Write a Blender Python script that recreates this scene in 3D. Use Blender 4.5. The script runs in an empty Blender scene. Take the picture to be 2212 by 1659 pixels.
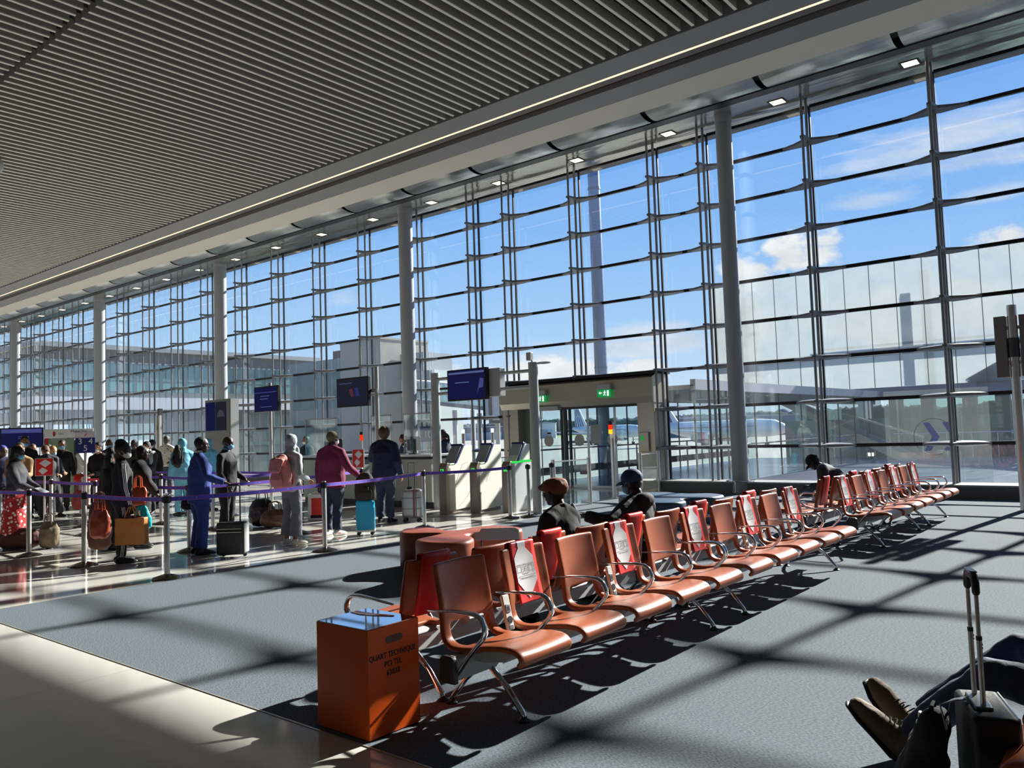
import bpy, bmesh, math, random
from mathutils import Vector, Matrix, Quaternion, noise
random.seed(7)
PI = math.pi
SC = bpy.context.scene
COL = SC.collection
V = Vector

# ------------------------------------------------------------------ colours and materials
def lin(c):
    out = []
    for v in c[:3]:
        v = v / 255.0
        out.append(v / 12.92 if v <= 0.04045 else ((v + 0.055) / 1.055) ** 2.4)
    return tuple(out) + (1.0,)

def new_mat(name):
    m = bpy.data.materials.new(name)
    m.use_nodes = True
    nt = m.node_tree
    for n in list(nt.nodes):
        nt.nodes.remove(n)
    out = nt.nodes.new('ShaderNodeOutputMaterial')
    return m, nt, out

MATS = {}
def mat(name, col, rough=0.5, metal=0.0, var=0.08, scale=30.0, bump=0.0, spec=0.5, bscale=None, coat=0.0, aniso=None):
    """Principled surface whose colour wanders a little with a noise in object space."""
    if name in MATS:
        return MATS[name]
    m, nt, out = new_mat(name)
    b = nt.nodes.new('ShaderNodeBsdfPrincipled')
    nt.links.new(b.outputs[0], out.inputs[0])
    b.inputs['Roughness'].default_value = rough
    b.inputs['Metallic'].default_value = metal
    b.inputs['Specular IOR Level'].default_value = spec
    if coat:
        b.inputs['Coat Weight'].default_value = coat
        b.inputs['Coat Roughness'].default_value = 0.15
    L = lin(col)
    tc = nt.nodes.new('ShaderNodeTexCoord')
    src = tc.outputs['Object']
    if aniso:
        mp = nt.nodes.new('ShaderNodeMapping')
        mp.inputs['Scale'].default_value = aniso
        nt.links.new(src, mp.inputs['Vector'])
        src = mp.outputs[0]
    nz = nt.nodes.new('ShaderNodeTexNoise')
    nz.inputs['Scale'].default_value = scale
    nz.inputs['Detail'].default_value = 4
    nt.links.new(src, nz.inputs['Vector'])
    mx = nt.nodes.new('ShaderNodeMix')
    mx.data_type = 'RGBA'
    mx.inputs['A'].default_value = tuple(max(0, v * (1 - var)) for v in L[:3]) + (1,)
    mx.inputs['B'].default_value = tuple(min(1, v * (1 + var)) for v in L[:3]) + (1,)
    nt.links.new(nz.outputs['Fac'], mx.inputs['Factor'])
    nt.links.new(mx.outputs['Result'], b.inputs['Base Color'])
    if bump:
        bp = nt.nodes.new('ShaderNodeBump')
        bp.inputs['Strength'].default_value = bump
        bp.inputs['Distance'].default_value = 0.02
        if bscale:
            n2 = nt.nodes.new('ShaderNodeTexNoise')
            n2.inputs['Scale'].default_value = bscale
            nt.links.new(src, n2.inputs['Vector'])
            nt.links.new(n2.outputs['Fac'], bp.inputs['Height'])
        else:
            nt.links.new(nz.outputs['Fac'], bp.inputs['Height'])
        nt.links.new(bp.outputs[0], b.inputs['Normal'])
    MATS[name] = m
    return m

def glass_mat(name, tint=(0.93, 0.96, 0.96), refl=1.0, haze=0.0, hazecol=(0.8, 0.85, 0.85)):
    """Clear sheet glass: lets light and sight through, mirrors by its angle, carries a little dust."""
    if name in MATS:
        return MATS[name]
    m, nt, out = new_mat(name)
    tr = nt.nodes.new('ShaderNodeBsdfTransparent'); tr.inputs[0].default_value = tint + (1,)
    gl = nt.nodes.new('ShaderNodeBsdfGlossy'); gl.inputs['Roughness'].default_value = 0.0
    gl.inputs['Color'].default_value = (refl, refl, refl, 1)
    lw = nt.nodes.new('ShaderNodeLayerWeight'); lw.inputs['Blend'].default_value = 0.5
    pw = nt.nodes.new('ShaderNodeMath'); pw.operation = 'POWER'; pw.inputs[1].default_value = 5.0
    nt.links.new(lw.outputs['Facing'], pw.inputs[0])
    fr = nt.nodes.new('ShaderNodeMath'); fr.operation = 'MULTIPLY_ADD'; fr.inputs[1].default_value = 0.965; fr.inputs[2].default_value = 0.035
    nt.links.new(pw.outputs[0], fr.inputs[0])
    ms = nt.nodes.new('ShaderNodeMixShader')
    nt.links.new(fr.outputs[0], ms.inputs[0])
    nt.links.new(tr.outputs[0], ms.inputs[1]); nt.links.new(gl.outputs[0], ms.inputs[2])
    last = ms
    if haze:
        df = nt.nodes.new('ShaderNodeBsdfDiffuse'); df.inputs[0].default_value = hazecol + (1,)
        tl = nt.nodes.new('ShaderNodeBsdfTranslucent'); tl.inputs[0].default_value = hazecol + (1,)
        m1 = nt.nodes.new('ShaderNodeMixShader'); m1.inputs[0].default_value = 0.5
        nt.links.new(df.outputs[0], m1.inputs[1]); nt.links.new(tl.outputs[0], m1.inputs[2])
        tc = nt.nodes.new('ShaderNodeTexCoord')
        nz = nt.nodes.new('ShaderNodeTexNoise'); nz.inputs['Scale'].default_value = 1.2
        nt.links.new(tc.outputs['Object'], nz.inputs['Vector'])
        mr = nt.nodes.new('ShaderNodeMapRange')
        mr.inputs['To Min'].default_value = haze * 0.6; mr.inputs['To Max'].default_value = haze * 1.4
        nt.links.new(nz.outputs['Fac'], mr.inputs['Value'])
        m2 = nt.nodes.new('ShaderNodeMixShader')
        nt.links.new(mr.outputs[0], m2.inputs[0])
        nt.links.new(ms.outputs[0], m2.inputs[1]); nt.links.new(m1.outputs[0], m2.inputs[2])
        last = m2
    nt.links.new(last.outputs[0], out.inputs[0])
    MATS[name] = m
    return m

def emit_mat(name, col, strength):
    if name in MATS:
        return MATS[name]
    m, nt, out = new_mat(name)
    e = nt.nodes.new('ShaderNodeEmission')
    e.inputs[0].default_value = lin(col); e.inputs[1].default_value = strength
    nt.links.new(e.outputs[0], out.inputs[0])
    MATS[name] = m
    return m

# ------------------------------------------------------------------ mesh building
class MB:
    def __init__(self):
        self.bm = bmesh.new()
    def box(self, c, s, rz=0.0, rot=None):
        M = Matrix.Translation(V(c)) @ (rot.to_4x4() if rot is not None else Matrix.Rotation(rz, 4, 'Z')) @ Matrix.Diagonal((s[0], s[1], s[2], 1))
        bmesh.ops.create_cube(self.bm, size=1.0, matrix=M)
        return self
    def span(self, a, b):
        c = [(a[i] + b[i]) / 2 for i in range(3)]; s = [abs(b[i] - a[i]) for i in range(3)]
        return self.box(c, s)
    def ring_faces(self, r0, r1):
        n = len(r0)
        for i in range(n):
            try:
                self.bm.faces.new((r0[i], r0[(i + 1) % n], r1[(i + 1) % n], r1[i]))
            except ValueError:
                pass
    def sweep(self, pts, rad, n=10, side=None, cap=True, smooth=True, roundcap=True):
        """Closed tube along pts; rad holds a radius or (across, depth) per point; side fixes the 'across' axis."""
        pts = [V(p) for p in pts]
        m = len(pts)
        rings = []
        prev = None
        bm = self.bm
        tans = []
        for i in range(m):
            if i == 0: t = pts[1] - pts[0]
            elif i == m - 1: t = pts[-1] - pts[-2]
            else: t = (pts[i + 1] - pts[i]).normalized() + (pts[i] - pts[i - 1]).normalized()
            if t.length < 1e-6: t = V((0, 0, 1))
            tans.append(t.normalized())
        for i in range(m):
            t = tans[i]
            if side is not None:
                u = V(side) - t * V(side).dot(t)
                if u.length < 1e-5: u = t.orthogonal()
            elif prev is not None:
                u = prev - t * prev.dot(t)
                if u.length < 1e-5: u = t.orthogonal()
            else:
                u = t.orthogonal()
            u.normalize(); prev = u
            w = t.cross(u)
            r = rad[i] if isinstance(rad, (list, tuple)) else rad
            ra, rb = r if isinstance(r, (list, tuple)) else (r, r)
            rings.append([bm.verts.new(pts[i] + u * math.cos(2 * PI * k / n) * ra + w * math.sin(2 * PI * k / n) * rb) for k in range(n)])
        f0 = len(bm.faces)
        for i in range(m - 1):
            self.ring_faces(rings[i], rings[i + 1])
        if cap:
            for ring, t, p, r in ((rings[0], -tans[0], pts[0], rad[0] if isinstance(rad, (list, tuple)) else rad), (rings[-1], tans[-1], pts[-1], rad[-1] if isinstance(rad, (list, tuple)) else rad)):
                rr = min(r) if isinstance(r, (list, tuple)) else r
                if roundcap:
                    mid = [bm.verts.new(p + (v.co - p) * 0.7 + t * rr * 0.6) for v in ring]
                    self.ring_faces(ring, mid) if ring is rings[-1] else self.ring_faces(mid, ring)
                    tip = bm.verts.new(p + t * rr * 0.9)
                    for k in range(n):
                        a, b = mid[k], mid[(k + 1) % n]
                        bm.faces.new((a, b, tip) if ring is rings[-1] else (b, a, tip))
                else:
                    bm.faces.new(ring if ring is rings[-1] else ring[::-1])
        return self
    def tube(self, pts, r, n=8):
        return self.sweep(pts, r, n=n, roundcap=False)
    def cyl(self, p0, p1, r0, r1=None, n=20):
        return self.sweep([p0, p1], [r0, r0 if r1 is None else r1], n=n, roundcap=False)
    def ell(self, c, r, rot=None, n=14, m=9):
        M = Matrix.Translation(V(c)) @ (rot.to_4x4() if rot is not None else Matrix.Identity(4)) @ Matrix.Diagonal((r[0], r[1], r[2], 1))
        bmesh.ops.create_uvsphere(self.bm, u_segments=n, v_segments=m, radius=1.0, matrix=M)
        return self
    def lathe(self, prof, n=32, c=(0, 0, 0)):
        c = V(c); bm = self.bm; rings = []
        for r, z in prof:
            if r < 1e-5: rings.append([bm.verts.new(c + V((0, 0, z)))])
            else: rings.append([bm.verts.new(c + V((r * math.cos(2 * PI * k / n), r * math.sin(2 * PI * k / n), z))) for k in range(n)])
        for a, b in zip(rings, rings[1:]):
            if len(a) == 1 and len(b) == 1: continue
            if len(a) == 1:
                for k in range(n): bm.faces.new((a[0], b[(k + 1) % n], b[k]))
            elif len(b) == 1:
                for k in range(n): bm.faces.new((a[k], a[(k + 1) % n], b[0]))
            else: self.ring_faces(a, b)
        return self
    def prism(self, poly, d, axis='z', at=0.0):
        """Polygon extruded by d. axis z: poly is (x,y); axis y: poly is (x,z); axis x: poly is (y,z)."""
        def P(p, e):
            if axis == 'z': return (p[0], p[1], e)
            if axis == 'y': return (p[0], e, p[1])
            return (e, p[0], p[1])
        bm = self.bm
        a = [bm.verts.new(P(p, at)) for p in poly]; b = [bm.verts.new(P(p, at + d)) for p in poly]
        bm.faces.new(a); bm.faces.new(b[::-1])
        self.ring_faces(a, b)
        return self
    def quad(self, a, b, c, d):
        self.bm.faces.new([self.bm.verts.new(p) for p in (a, b, c, d)])
        return self
    def grid(self, fn, nu, nv, skip=None):
        bm = self.bm
        vs = [[bm.verts.new(fn(i / nu, j / nv)) for j in range(nv + 1)] for i in range(nu + 1)]
        for i in range(nu):
            for j in range(nv):
                if skip and skip(i, j): continue
                bm.faces.new((vs[i][j], vs[i + 1][j], vs[i + 1][j + 1], vs[i][j + 1]))
        return self
    def xf(self, M):
        bmesh.ops.transform(self.bm, matrix=M, verts=self.bm.verts)
        return self
    def mesh(self, name, m, smooth=None, fixn=True):
        me = bpy.data.meshes.new(name)
        if fixn: bmesh.ops.recalc_face_normals(self.bm, faces=self.bm.faces)
        self.bm.to_mesh(me); self.bm.free()
        me.materials.append(m)
        if smooth:
            for p in me.polygons: p.use_smooth = True
            if smooth is not True:
                try: me.set_sharp_from_angle(angle=math.radians(smooth))
                except Exception: pass
        return me

def obj(name, me, parent=None, loc=None, rz=None):
    o = bpy.data.objects.new(name, me); COL.objects.link(o)
    if parent is not None: o.parent = parent
    if loc is not None: o.location = loc
    if rz is not None: o.rotation_euler = (0, 0, rz)
    return o

def part(name, mb, m, parent=None, smooth=None, bevel=0.0, seg=2, **kw):
    o = obj(name, mb.mesh(name, m, smooth), parent, **kw)
    if bevel:
        md = o.modifiers.new('bevel', 'BEVEL'); md.width = bevel; md.segments = seg; md.limit_method = 'ANGLE'; md.angle_limit = math.radians(35)
        for p in o.data.polygons: p.use_smooth = True
        try: o.data.set_sharp_from_angle(angle=math.radians(60))
        except Exception: pass
    return o

def tag(o, label, cat, group=None, kind=None):
    o['label'] = label; o['category'] = cat
    if group: o['group'] = group
    if kind: o['kind'] = kind
    return o

def empty(name, label, cat, loc=(0, 0, 0), rz=0.0, group=None, kind=None):
    o = bpy.data.objects.new(name, None); COL.objects.link(o)
    o.empty_display_size = 0.1
    o.location = loc; o.rotation_euler = (0, 0, rz)
    return tag(o, label, cat, group, kind)

KIDS = {}
def copy_tree(o, parent=None):
    c = o.copy(); COL.objects.link(c)
    if parent is not None: c.parent = parent
    for ch in list(o.children): copy_tree(ch, c)
    return c

def text(body, size, m, parent, loc, rot, name='lettering', align='CENTER', ext=0.0015, spacing=1.0, line=1.0, xs=1.0, bold=0.0):
    cu = bpy.data.curves.new(name, 'FONT')
    cu.body = body; cu.size = size; cu.align_x = align; cu.align_y = 'CENTER'; cu.extrude = ext; cu.offset = bold
    cu.space_character = spacing; cu.space_line = line
    cu.materials.append(m)
    t = bpy.data.objects.new('tmp_text', cu); COL.objects.link(t)
    bpy.context.view_layer.update()
    me = bpy.data.meshes.new_from_object(t.evaluated_get(bpy.context.evaluated_depsgraph_get()))
    bpy.data.objects.remove(t)
    if not me.materials: me.materials.append(m)
    me.transform(Matrix.Diagonal((xs, 1, 1, 1)))
    o = obj(name, me, parent)
    o.location = loc; o.rotation_euler = rot
    return o

ORD = ['first', 'second', 'third', 'fourth', 'fifth', 'sixth', 'seventh', 'eighth', 'ninth', 'tenth', 'eleventh', 'twelfth', 'thirteenth', 'fourteenth', 'fifteenth', 'sixteenth', 'seventeenth', 'eighteenth', 'nineteenth', 'twentieth', 'twenty-first', 'twenty-second', 'twenty-third', 'twenty-fourth']

SOFT = []      # closed rough volumes waiting to be fused into one skin
def soft(name, mb, m, parent, voxel=0.012, smooth=3, wrinkle=0.0, wscale=0.12):
    o = obj(name, mb.mesh(name, m), parent)
    r = o.modifiers.new('fuse', 'REMESH'); r.mode = 'VOXEL'; r.voxel_size = voxel; r.use_smooth_shade = True
    if smooth:
        s = o.modifiers.new('smooth', 'SMOOTH'); s.factor = 0.5; s.iterations = smooth
    if wrinkle:
        key = 'folds_%g' % wscale
        t = bpy.data.textures.get(key) or bpy.data.textures.new(key, 'CLOUDS')
        t.noise_scale = wscale; t.noise_depth = 1
        d = o.modifiers.new('folds', 'DISPLACE'); d.texture = t; d.strength = wrinkle; d.mid_level = 0.5; d.texture_coords = 'LOCAL'
    SOFT.append(o)
    return o

def bake_soft():
    bpy.context.view_layer.update()
    dg = bpy.context.evaluated_depsgraph_get()
    for o in SOFT:
        me = bpy.data.meshes.new_from_object(o.evaluated_get(dg))
        mats = [m for m in o.data.materials]
        o.modifiers.clear()
        o.data = me
        if not me.materials:
            for m in mats: me.materials.append(m)
        for p in me.polygons: p.use_smooth = True
# ------------------------------------------------------------------ the place's materials
def carpet_mat():
    m, nt, out = new_mat('carpet')
    b = nt.nodes.new('ShaderNodeBsdfPrincipled'); b.inputs['Roughness'].default_value = 0.95
    b.inputs['Specular IOR Level'].default_value = 0.1
    tc = nt.nodes.new('ShaderNodeTexCoord')
    mp = nt.nodes.new('ShaderNodeMapping'); mp.inputs['Scale'].default_value = (55, 150, 1)
    mp.inputs['Rotation'].default_value = (0, 0, 0.5)
    nt.links.new(tc.outputs['Object'], mp.inputs['Vector'])
    nz = nt.nodes.new('ShaderNodeTexNoise'); nz.inputs['Scale'].default_value = 1.0; nz.inputs['Detail'].default_value = 3
    nt.links.new(mp.outputs[0], nz.inputs['Vector'])
    n2 = nt.nodes.new('ShaderNodeTexNoise'); n2.inputs['Scale'].default_value = 0.8
    nt.links.new(tc.outputs['Object'], n2.inputs['Vector'])
    cr = nt.nodes.new('ShaderNodeValToRGB')
    cr.color_ramp.elements[0].position = 0.3; cr.color_ramp.elements[0].color = (0.055, 0.075, 0.102, 1)
    cr.color_ramp.elements[1].position = 0.7; cr.color_ramp.elements[1].color = (0.195, 0.218, 0.242, 1)
    nt.links.new(nz.outputs['Fac'], cr.inputs[0])
    mx = nt.nodes.new('ShaderNodeMix'); mx.data_type = 'RGBA'; mx.blend_type = 'MULTIPLY'
    mx.inputs['Factor'].default_value = 0.35
    nt.links.new(cr.outputs[0], mx.inputs['A'])
    cr2 = nt.nodes.new('ShaderNodeValToRGB')
    cr2.color_ramp.elements[0].color = (0.75, 0.78, 0.8, 1); cr2.color_ramp.elements[1].color = (1, 1, 1, 1)
    nt.links.new(n2.outputs['Fac'], cr2.inputs[0]); nt.links.new(cr2.outputs[0], mx.inputs['B'])
    nt.links.new(mx.outputs['Result'], b.inputs['Base Color'])
    bp = nt.nodes.new('ShaderNodeBump'); bp.inputs['Strength'].default_value = 0.5; bp.inputs['Distance'].default_value = 0.004
    nt.links.new(nz.outputs['Fac'], bp.inputs['Height']); nt.links.new(bp.outputs[0], b.inputs['Normal'])
    nt.links.new(b.outputs[0], out.inputs[0])
    return m

def marble_mat():
    m, nt, out = new_mat('polished_stone')
    b = nt.nodes.new('ShaderNodeBsdfPrincipled'); b.inputs['Roughness'].default_value = 0.09
    b.inputs['Specular IOR Level'].default_value = 0.6
    tc = nt.nodes.new('ShaderNodeTexCoord')
    br = nt.nodes.new('ShaderNodeTexBrick')
    br.inputs['Scale'].default_value = 1.0; br.inputs['Brick Width'].default_value = 2.8; br.inputs['Row Height'].default_value = 5.6
    br.inputs['Mortar Size'].default_value = 0.004; br.offset = 0.0
    br.inputs['Color1'].default_value = (0.62, 0.60, 0.55, 1); br.inputs['Color2'].default_value = (0.64, 0.62, 0.57, 1)
    br.inputs['Mortar'].default_value = (0.46, 0.44, 0.40, 1)
    mp = nt.nodes.new('ShaderNodeMapping'); mp.inputs['Location'].default_value = (0.3, 0.75, 0)
    nt.links.new(tc.outputs['Object'], mp.inputs['Vector']); nt.links.new(mp.outputs[0], br.inputs['Vector'])
    nz = nt.nodes.new('ShaderNodeTexNoise'); nz.inputs['Scale'].default_value = 6; nz.inputs['Detail'].default_value = 6
    nt.links.new(tc.outputs['Object'], nz.inputs['Vector'])
    mx = nt.nodes.new('ShaderNodeMix'); mx.data_type = 'RGBA'; mx.blend_type = 'MULTIPLY'; mx.inputs['Factor'].default_value = 0.12
    nt.links.new(br.outputs['Color'], mx.inputs['A']); nt.links.new(nz.outputs['Fac'], mx.inputs['B'])
    nt.links.new(mx.outputs['Result'], b.inputs['Base Color'])
    nt.links.new(b.outputs[0], out.inputs[0])
    return m

CARPET = carpet_mat()
MARBLE = marble_mat()
STEEL = mat('brushed_steel', (212, 210, 205), 0.34, 0.8, 0.06, 60)
CHROME = mat('chrome', (215, 215, 218), 0.08, 1.0, 0.02)
ALU = mat('aluminium_sheet', (196, 190, 176), 0.34, 0.55, 0.10, 3.0, aniso=(1, 1, 6))
GREYPAINT = mat('grey_painted_steel', (172, 175, 178), 0.38, 0.0, 0.03, 8)
COLPAINT = mat('column_grey_paint', (158, 161, 168), 0.42, 0.0, 0.03, 5)
BLACKBAR = mat('black_transom', (14, 15, 24), 0.35, 0.0, 0.1)
DARK = mat('dark_plastic', (26, 26, 30), 0.45, 0.0, 0.1)
DARKGREY = mat('dark_grey_metal', (62, 62, 66), 0.5, 0.0, 0.08)
BLACKFAB = mat('black_fabric', (22, 22, 27), 0.85, 0.0, 0.25, 60, 0.25)
LEATHER = mat('brown_leather', (158, 80, 40), 0.36, 0.0, 0.10, 9, 0.05, 0.5, 260)
POUF = mat('terracotta_leather', (146, 72, 46), 0.42, 0.0, 0.08, 6, 0.05, 0.5, 220)
BLUEPOUF = mat('slate_blue_leather', (48, 74, 100), 0.45, 0.0, 0.1, 6)
WHITE = mat('white_plastic', (226, 226, 222), 0.35, 0.0, 0.03)
LIGHTGREY = mat('light_grey_plastic', (178, 180, 182), 0.4, 0.0, 0.04)
RED = mat('red_vinyl', (215, 36, 28), 0.4, 0.0, 0.06, 20)
PANEL = mat('white_vinyl', (222, 222, 226), 0.35, 0.0, 0.03, 12)
BLACKINK = mat('black_ink', (25, 25, 28), 0.6)
ORANGE = mat('orange_lacquer', (238, 92, 18), 0.35, 0.0, 0.03, 12)
MIRROR = mat('mirror_top', (205, 212, 225), 0.03, 1.0, 0.0)
GLASS = glass_mat('facade_glass', (0.955, 0.975, 0.975), 0.9, 0.012)
DOORGLASS = glass_mat('door_glass', (0.90, 0.95, 0.95), 0.9, 0.02)
CLEAR = glass_mat('rail_glass', (0.90, 0.94, 0.93), 0.8, 0.03)
SNEEZE = glass_mat('counter_screen_glass', (0.80, 0.84, 0.84), 0.8, 0.05)
SCREEN = emit_mat('screen_blue', (20, 22, 58), 1.0)
SCREENDK = emit_mat('screen_dark', (30, 30, 42), 1.0)
SCRTXT = emit_mat('screen_text', (78, 88, 130), 1.0)
SCRBLUE = emit_mat('screen_pale_blue', (60, 66, 118), 1.0)
WARM = emit_mat('warm_light', (255, 222, 178), 1.6)
LAMP = emit_mat('downlight_glow', (255, 238, 205), 3.0)
GREENL = emit_mat('green_light', (60, 220, 90), 1.0)
GREENS = emit_mat('exit_green', (20, 140, 70), 1.0)
WHITEL = emit_mat('white_light', (240, 245, 240), 1.0)
# ------------------------------------------------------------------ floor, ceiling, columns, window wall
def struct(name, mb, m, label, cat, **kw):
    o = part(name, mb, m, None, **kw)
    return tag(o, label, cat, kind='structure')

XL, XR = -75.0, 9.0
YB = -7.0
# stone floor: the near strip, the queue zone, the zone in front of the doors
mb = MB()
mb.span((XL, YB, -0.3), (XR, 2.81, 0.0)).span((XL, 2.81, -0.3), (-9.25, 12.3, 0.0)).span((XL, 12.3, -0.3), (-10.05, 18.75, 0.0))
struct('floor', mb, MARBLE, 'polished pale stone floor with thin tile joints', 'floor')
mb = MB()
mb.span((-9.25, 2.81, -0.3), (XR, 12.3, 0.004)).span((-10.05, 12.3, -0.3), (XR, 18.0, 0.004))
struct('floor_carpet', mb, CARPET, 'blue-grey carpeted floor of the seating area', 'carpet')
mb = MB(); mb.span((-9.27, 2.80, -0.29), (-9.248, 12.3, 0.005)).span((-9.27, 2.803, -0.29), (XR, 2.812, 0.005)).span((-10.07, 12.29, -0.29), (-9.25, 12.31, 0.005)).span((-10.07, 12.3, -0.29), (-10.048, 18.0, 0.005))
struct('trim_1', mb, ALU, 'thin metal edge strip where the carpet meets the stone', 'floor trim')

# unseen walls added behind and right of the viewpoint to cut sky fill
WALLP = mat('added_wall_taupe', (176, 172, 164), 0.7, 0, 0.04, 1)
struct('wall_back_added', MB().span((XL, YB - 0.3, 0), (XR, YB, 9.9)), WALLP, 'plain taupe wall added behind the viewpoint against sky fill', 'wall')
struct('wall_right_added', MB().span((XR, YB - 0.3, 0), (XR + 0.3, 18.0, 9.9)), WALLP, 'plain taupe end wall added right of the seating against sky fill', 'wall')
# slatted ceiling
cl = MB(); cl.span((XL, YB, 9.42), (XR, 13.66, 9.5))
ceil = struct('ceiling', cl, mat('ceiling_void', (40, 40, 44), 0.9), 'ceiling of closely spaced pale slats under a dark void', 'ceiling')
SLATSHADE = mat('ceiling_slat_shaded_side', (164, 159, 148), 0.6, 0.0, 0.03, 2)  # side colour darkened to imitate the shade between slats
SLATLIT = mat('ceiling_slat_edge', (236, 233, 220), 0.5, 0.0, 0.03, 2)  # lower edges paled in colour to imitate light bounced off the floor
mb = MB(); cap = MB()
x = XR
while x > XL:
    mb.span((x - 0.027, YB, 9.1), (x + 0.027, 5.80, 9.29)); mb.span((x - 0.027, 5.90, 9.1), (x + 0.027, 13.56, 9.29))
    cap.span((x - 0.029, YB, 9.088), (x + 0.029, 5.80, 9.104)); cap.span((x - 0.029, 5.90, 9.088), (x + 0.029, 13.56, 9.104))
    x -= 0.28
part('slat', mb, SLATSHADE, ceil)['label'] = 'ceiling slats, sides darkened as if shaded, with a gap across them'
part('slat_edge', cap, SLATLIT, ceil)['label'] = 'lower edges of the ceiling slats, paled like floor-bounced light'
mb = MB()
for y in (-4.5, -3.0, -1.5, 0.0, 1.5, 3.0, 4.5, 7.2, 8.7, 10.2, 11.7, 13.2):
    mb.span((XL, y - 0.03, 9.28), (XR, y + 0.03, 9.36))
part('slat_carrier', mb, DARK, ceil)
# edge band of the ceiling towards the window wall
BAND = mat('grey_ceiling_band', (132, 131, 132), 0.6, 0.0, 0.03, 3)
BEIGE = mat('beige_ceiling_band', (212, 206, 194), 0.65, 0.0, 0.03, 3)
mb = MB(); mb.span((XL, 13.66, 9.09), (XR, 14.33, 9.5)); mb.span((XL, 14.89, 9.09), (XR, 15.56, 9.5))
struct('trim_2', mb, BAND, 'two flat grey bands along the ceiling edge beside the light line', 'ceiling band')
mb = MB(); mb.span((XL, 14.43, 9.11), (XR, 14.66, 9.5))
struct('trim_3', mb, mat('umber_grey', (96, 92, 88), 0.6), 'narrow grey ceiling band between light line and brown groove', 'ceiling band')
mb = MB(); mb.span((XL, 14.66, 9.2), (XR, 14.89, 9.5))
struct('trim_4', mb, mat('brown_groove', (66, 48, 44), 0.7), 'dark brown recessed groove along the ceiling', 'ceiling groove')
mb = MB(); mb.span((XL, 15.56, 9.085), (XR, 16.47, 9.5))
struct('trim_5', mb, BEIGE, 'wide flat beige band along the ceiling', 'ceiling band')
mb = MB(); mb.span((XL, 14.335, 9.10), (XR, 14.425, 9.2))
tag(part('light_strip', mb, WARM), 'long thin warm line of light along the ceiling edge', 'light strip')
mb = MB(); mb.span((XL, 17.24, 9.06), (XR, 17.52, 9.3))
struct('trim_6', mb, mat('black_rail', (50, 50, 52), 0.45, 0.3), 'dark rail between curved panels and shiny soffit', 'ceiling rail')
def soffit_mat():
    m, nt, out = new_mat('mirror_soffit')
    b = nt.nodes.new('ShaderNodeBsdfPrincipled'); b.inputs['Metallic'].default_value = 0.6; b.inputs['Roughness'].default_value = 0.16
    b.inputs['Base Color'].default_value = (0.40, 0.40, 0.365, 1)
    tc = nt.nodes.new('ShaderNodeTexCoord'); mp = nt.nodes.new('ShaderNodeMapping'); mp.inputs['Scale'].default_value = (0.35, 1.3, 1)
    nz = nt.nodes.new('ShaderNodeTexNoise'); nz.inputs['Scale'].default_value = 1.6; nz.inputs['Detail'].default_value = 1.5; nz.inputs['Distortion'].default_value = 0.8
    bp = nt.nodes.new('ShaderNodeBump'); bp.inputs['Strength'].default_value = 0.35; bp.inputs['Distance'].default_value = 0.08
    nt.links.new(tc.outputs['Object'], mp.inputs[0]); nt.links.new(mp.outputs[0], nz.inputs['Vector'])
    nt.links.new(nz.outputs['Fac'], bp.inputs['Height']); nt.links.new(bp.outputs[0], b.inputs['Normal'])
    nt.links.new(b.outputs[0], out.inputs[0]); return m
SOFFIT = soffit_mat()
mb = MB(); mb.span((XL, 17.52, 9.1), (XR, 18.95, 9.22)); mb.span((XL, 18.3, 9.095), (XR, 18.315, 9.12))
struct('ceiling_soffit', mb, SOFFIT, 'shiny wavy metal soffit just above the window wall', 'ceiling')
mb = MB(); mb.span((XL, YB, 9.5), (XR, 19.4, 9.9)).span((XL, 18.95, 9.1), (XR, 19.4, 9.5)).span((XL, 16.3, 9.32), (XR, 17.6, 9.5))
struct('roof', mb, mat('roof_grey', (120, 120, 122), 0.8), 'flat roof slab with a short eave outside the glass', 'roof')
# curved reflector panels between the breaks
CURV = mat('ribbed_aluminium', (178, 180, 178), 0.30, 0.9, 0.12, 5, 0.12, aniso=(0.15, 6, 6))
mb = MB()
prof = [(16.49, 9.30), (16.58, 9.19), (16.74, 9.11), (16.92, 9.07), (17.08, 9.07), (17.22, 9.10)]
L = 2.66
def cp(u, v):
    i = min(int(v * 5), 4); f = v * 5 - i
    return ((u - 0.5) * L, prof[i][0] + (prof[i + 1][0] - prof[i][0]) * f - 16.9, prof[i][1] + (prof[i + 1][1] - prof[i][1]) * f)
mb.grid(cp, 1, 15)
panel_me = mb.mesh('curved_panel', CURV, 50)
for k in range(24):
    xb = -3.66 - 2.8 * (k - 3)
    o = obj('ceiling_panel', panel_me, loc=(xb - 1.4, 16.9, 0))
    s = o.modifiers.new('thick', 'SOLIDIFY'); s.thickness = 0.02
    tag(o, '%s curved ribbed metal panel along the ceiling, counting from the right end' % ORD[k] if k < 24 else '', 'ceiling panel', 'curved ribbed ceiling panels')
# recessed square downlights
for k in range(20):
    e = empty('ceiling_downlight', '%s square recessed downlight in the shiny soffit, counting from the right' % ORD[k], 'ceiling light', (-3.72 - 2.845 * k, 18.2, 9.1), 0, 'square downlights in the soffit')
    part('frame', MB().span((-0.19, -0.17, -0.012), (0.19, -0.14, 0.01)).span((-0.19, 0.14, -0.012), (0.19, 0.17, 0.01)).span((-0.19, -0.14, -0.012), (-0.15, 0.14, 0.01)).span((0.15, -0.14, -0.012), (0.19, 0.14, 0.01)), DARK, e)
    part('lens', MB().span((-0.15, -0.14, -0.008), (0.15, 0.14, 0.008)), LAMP, e)

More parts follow.
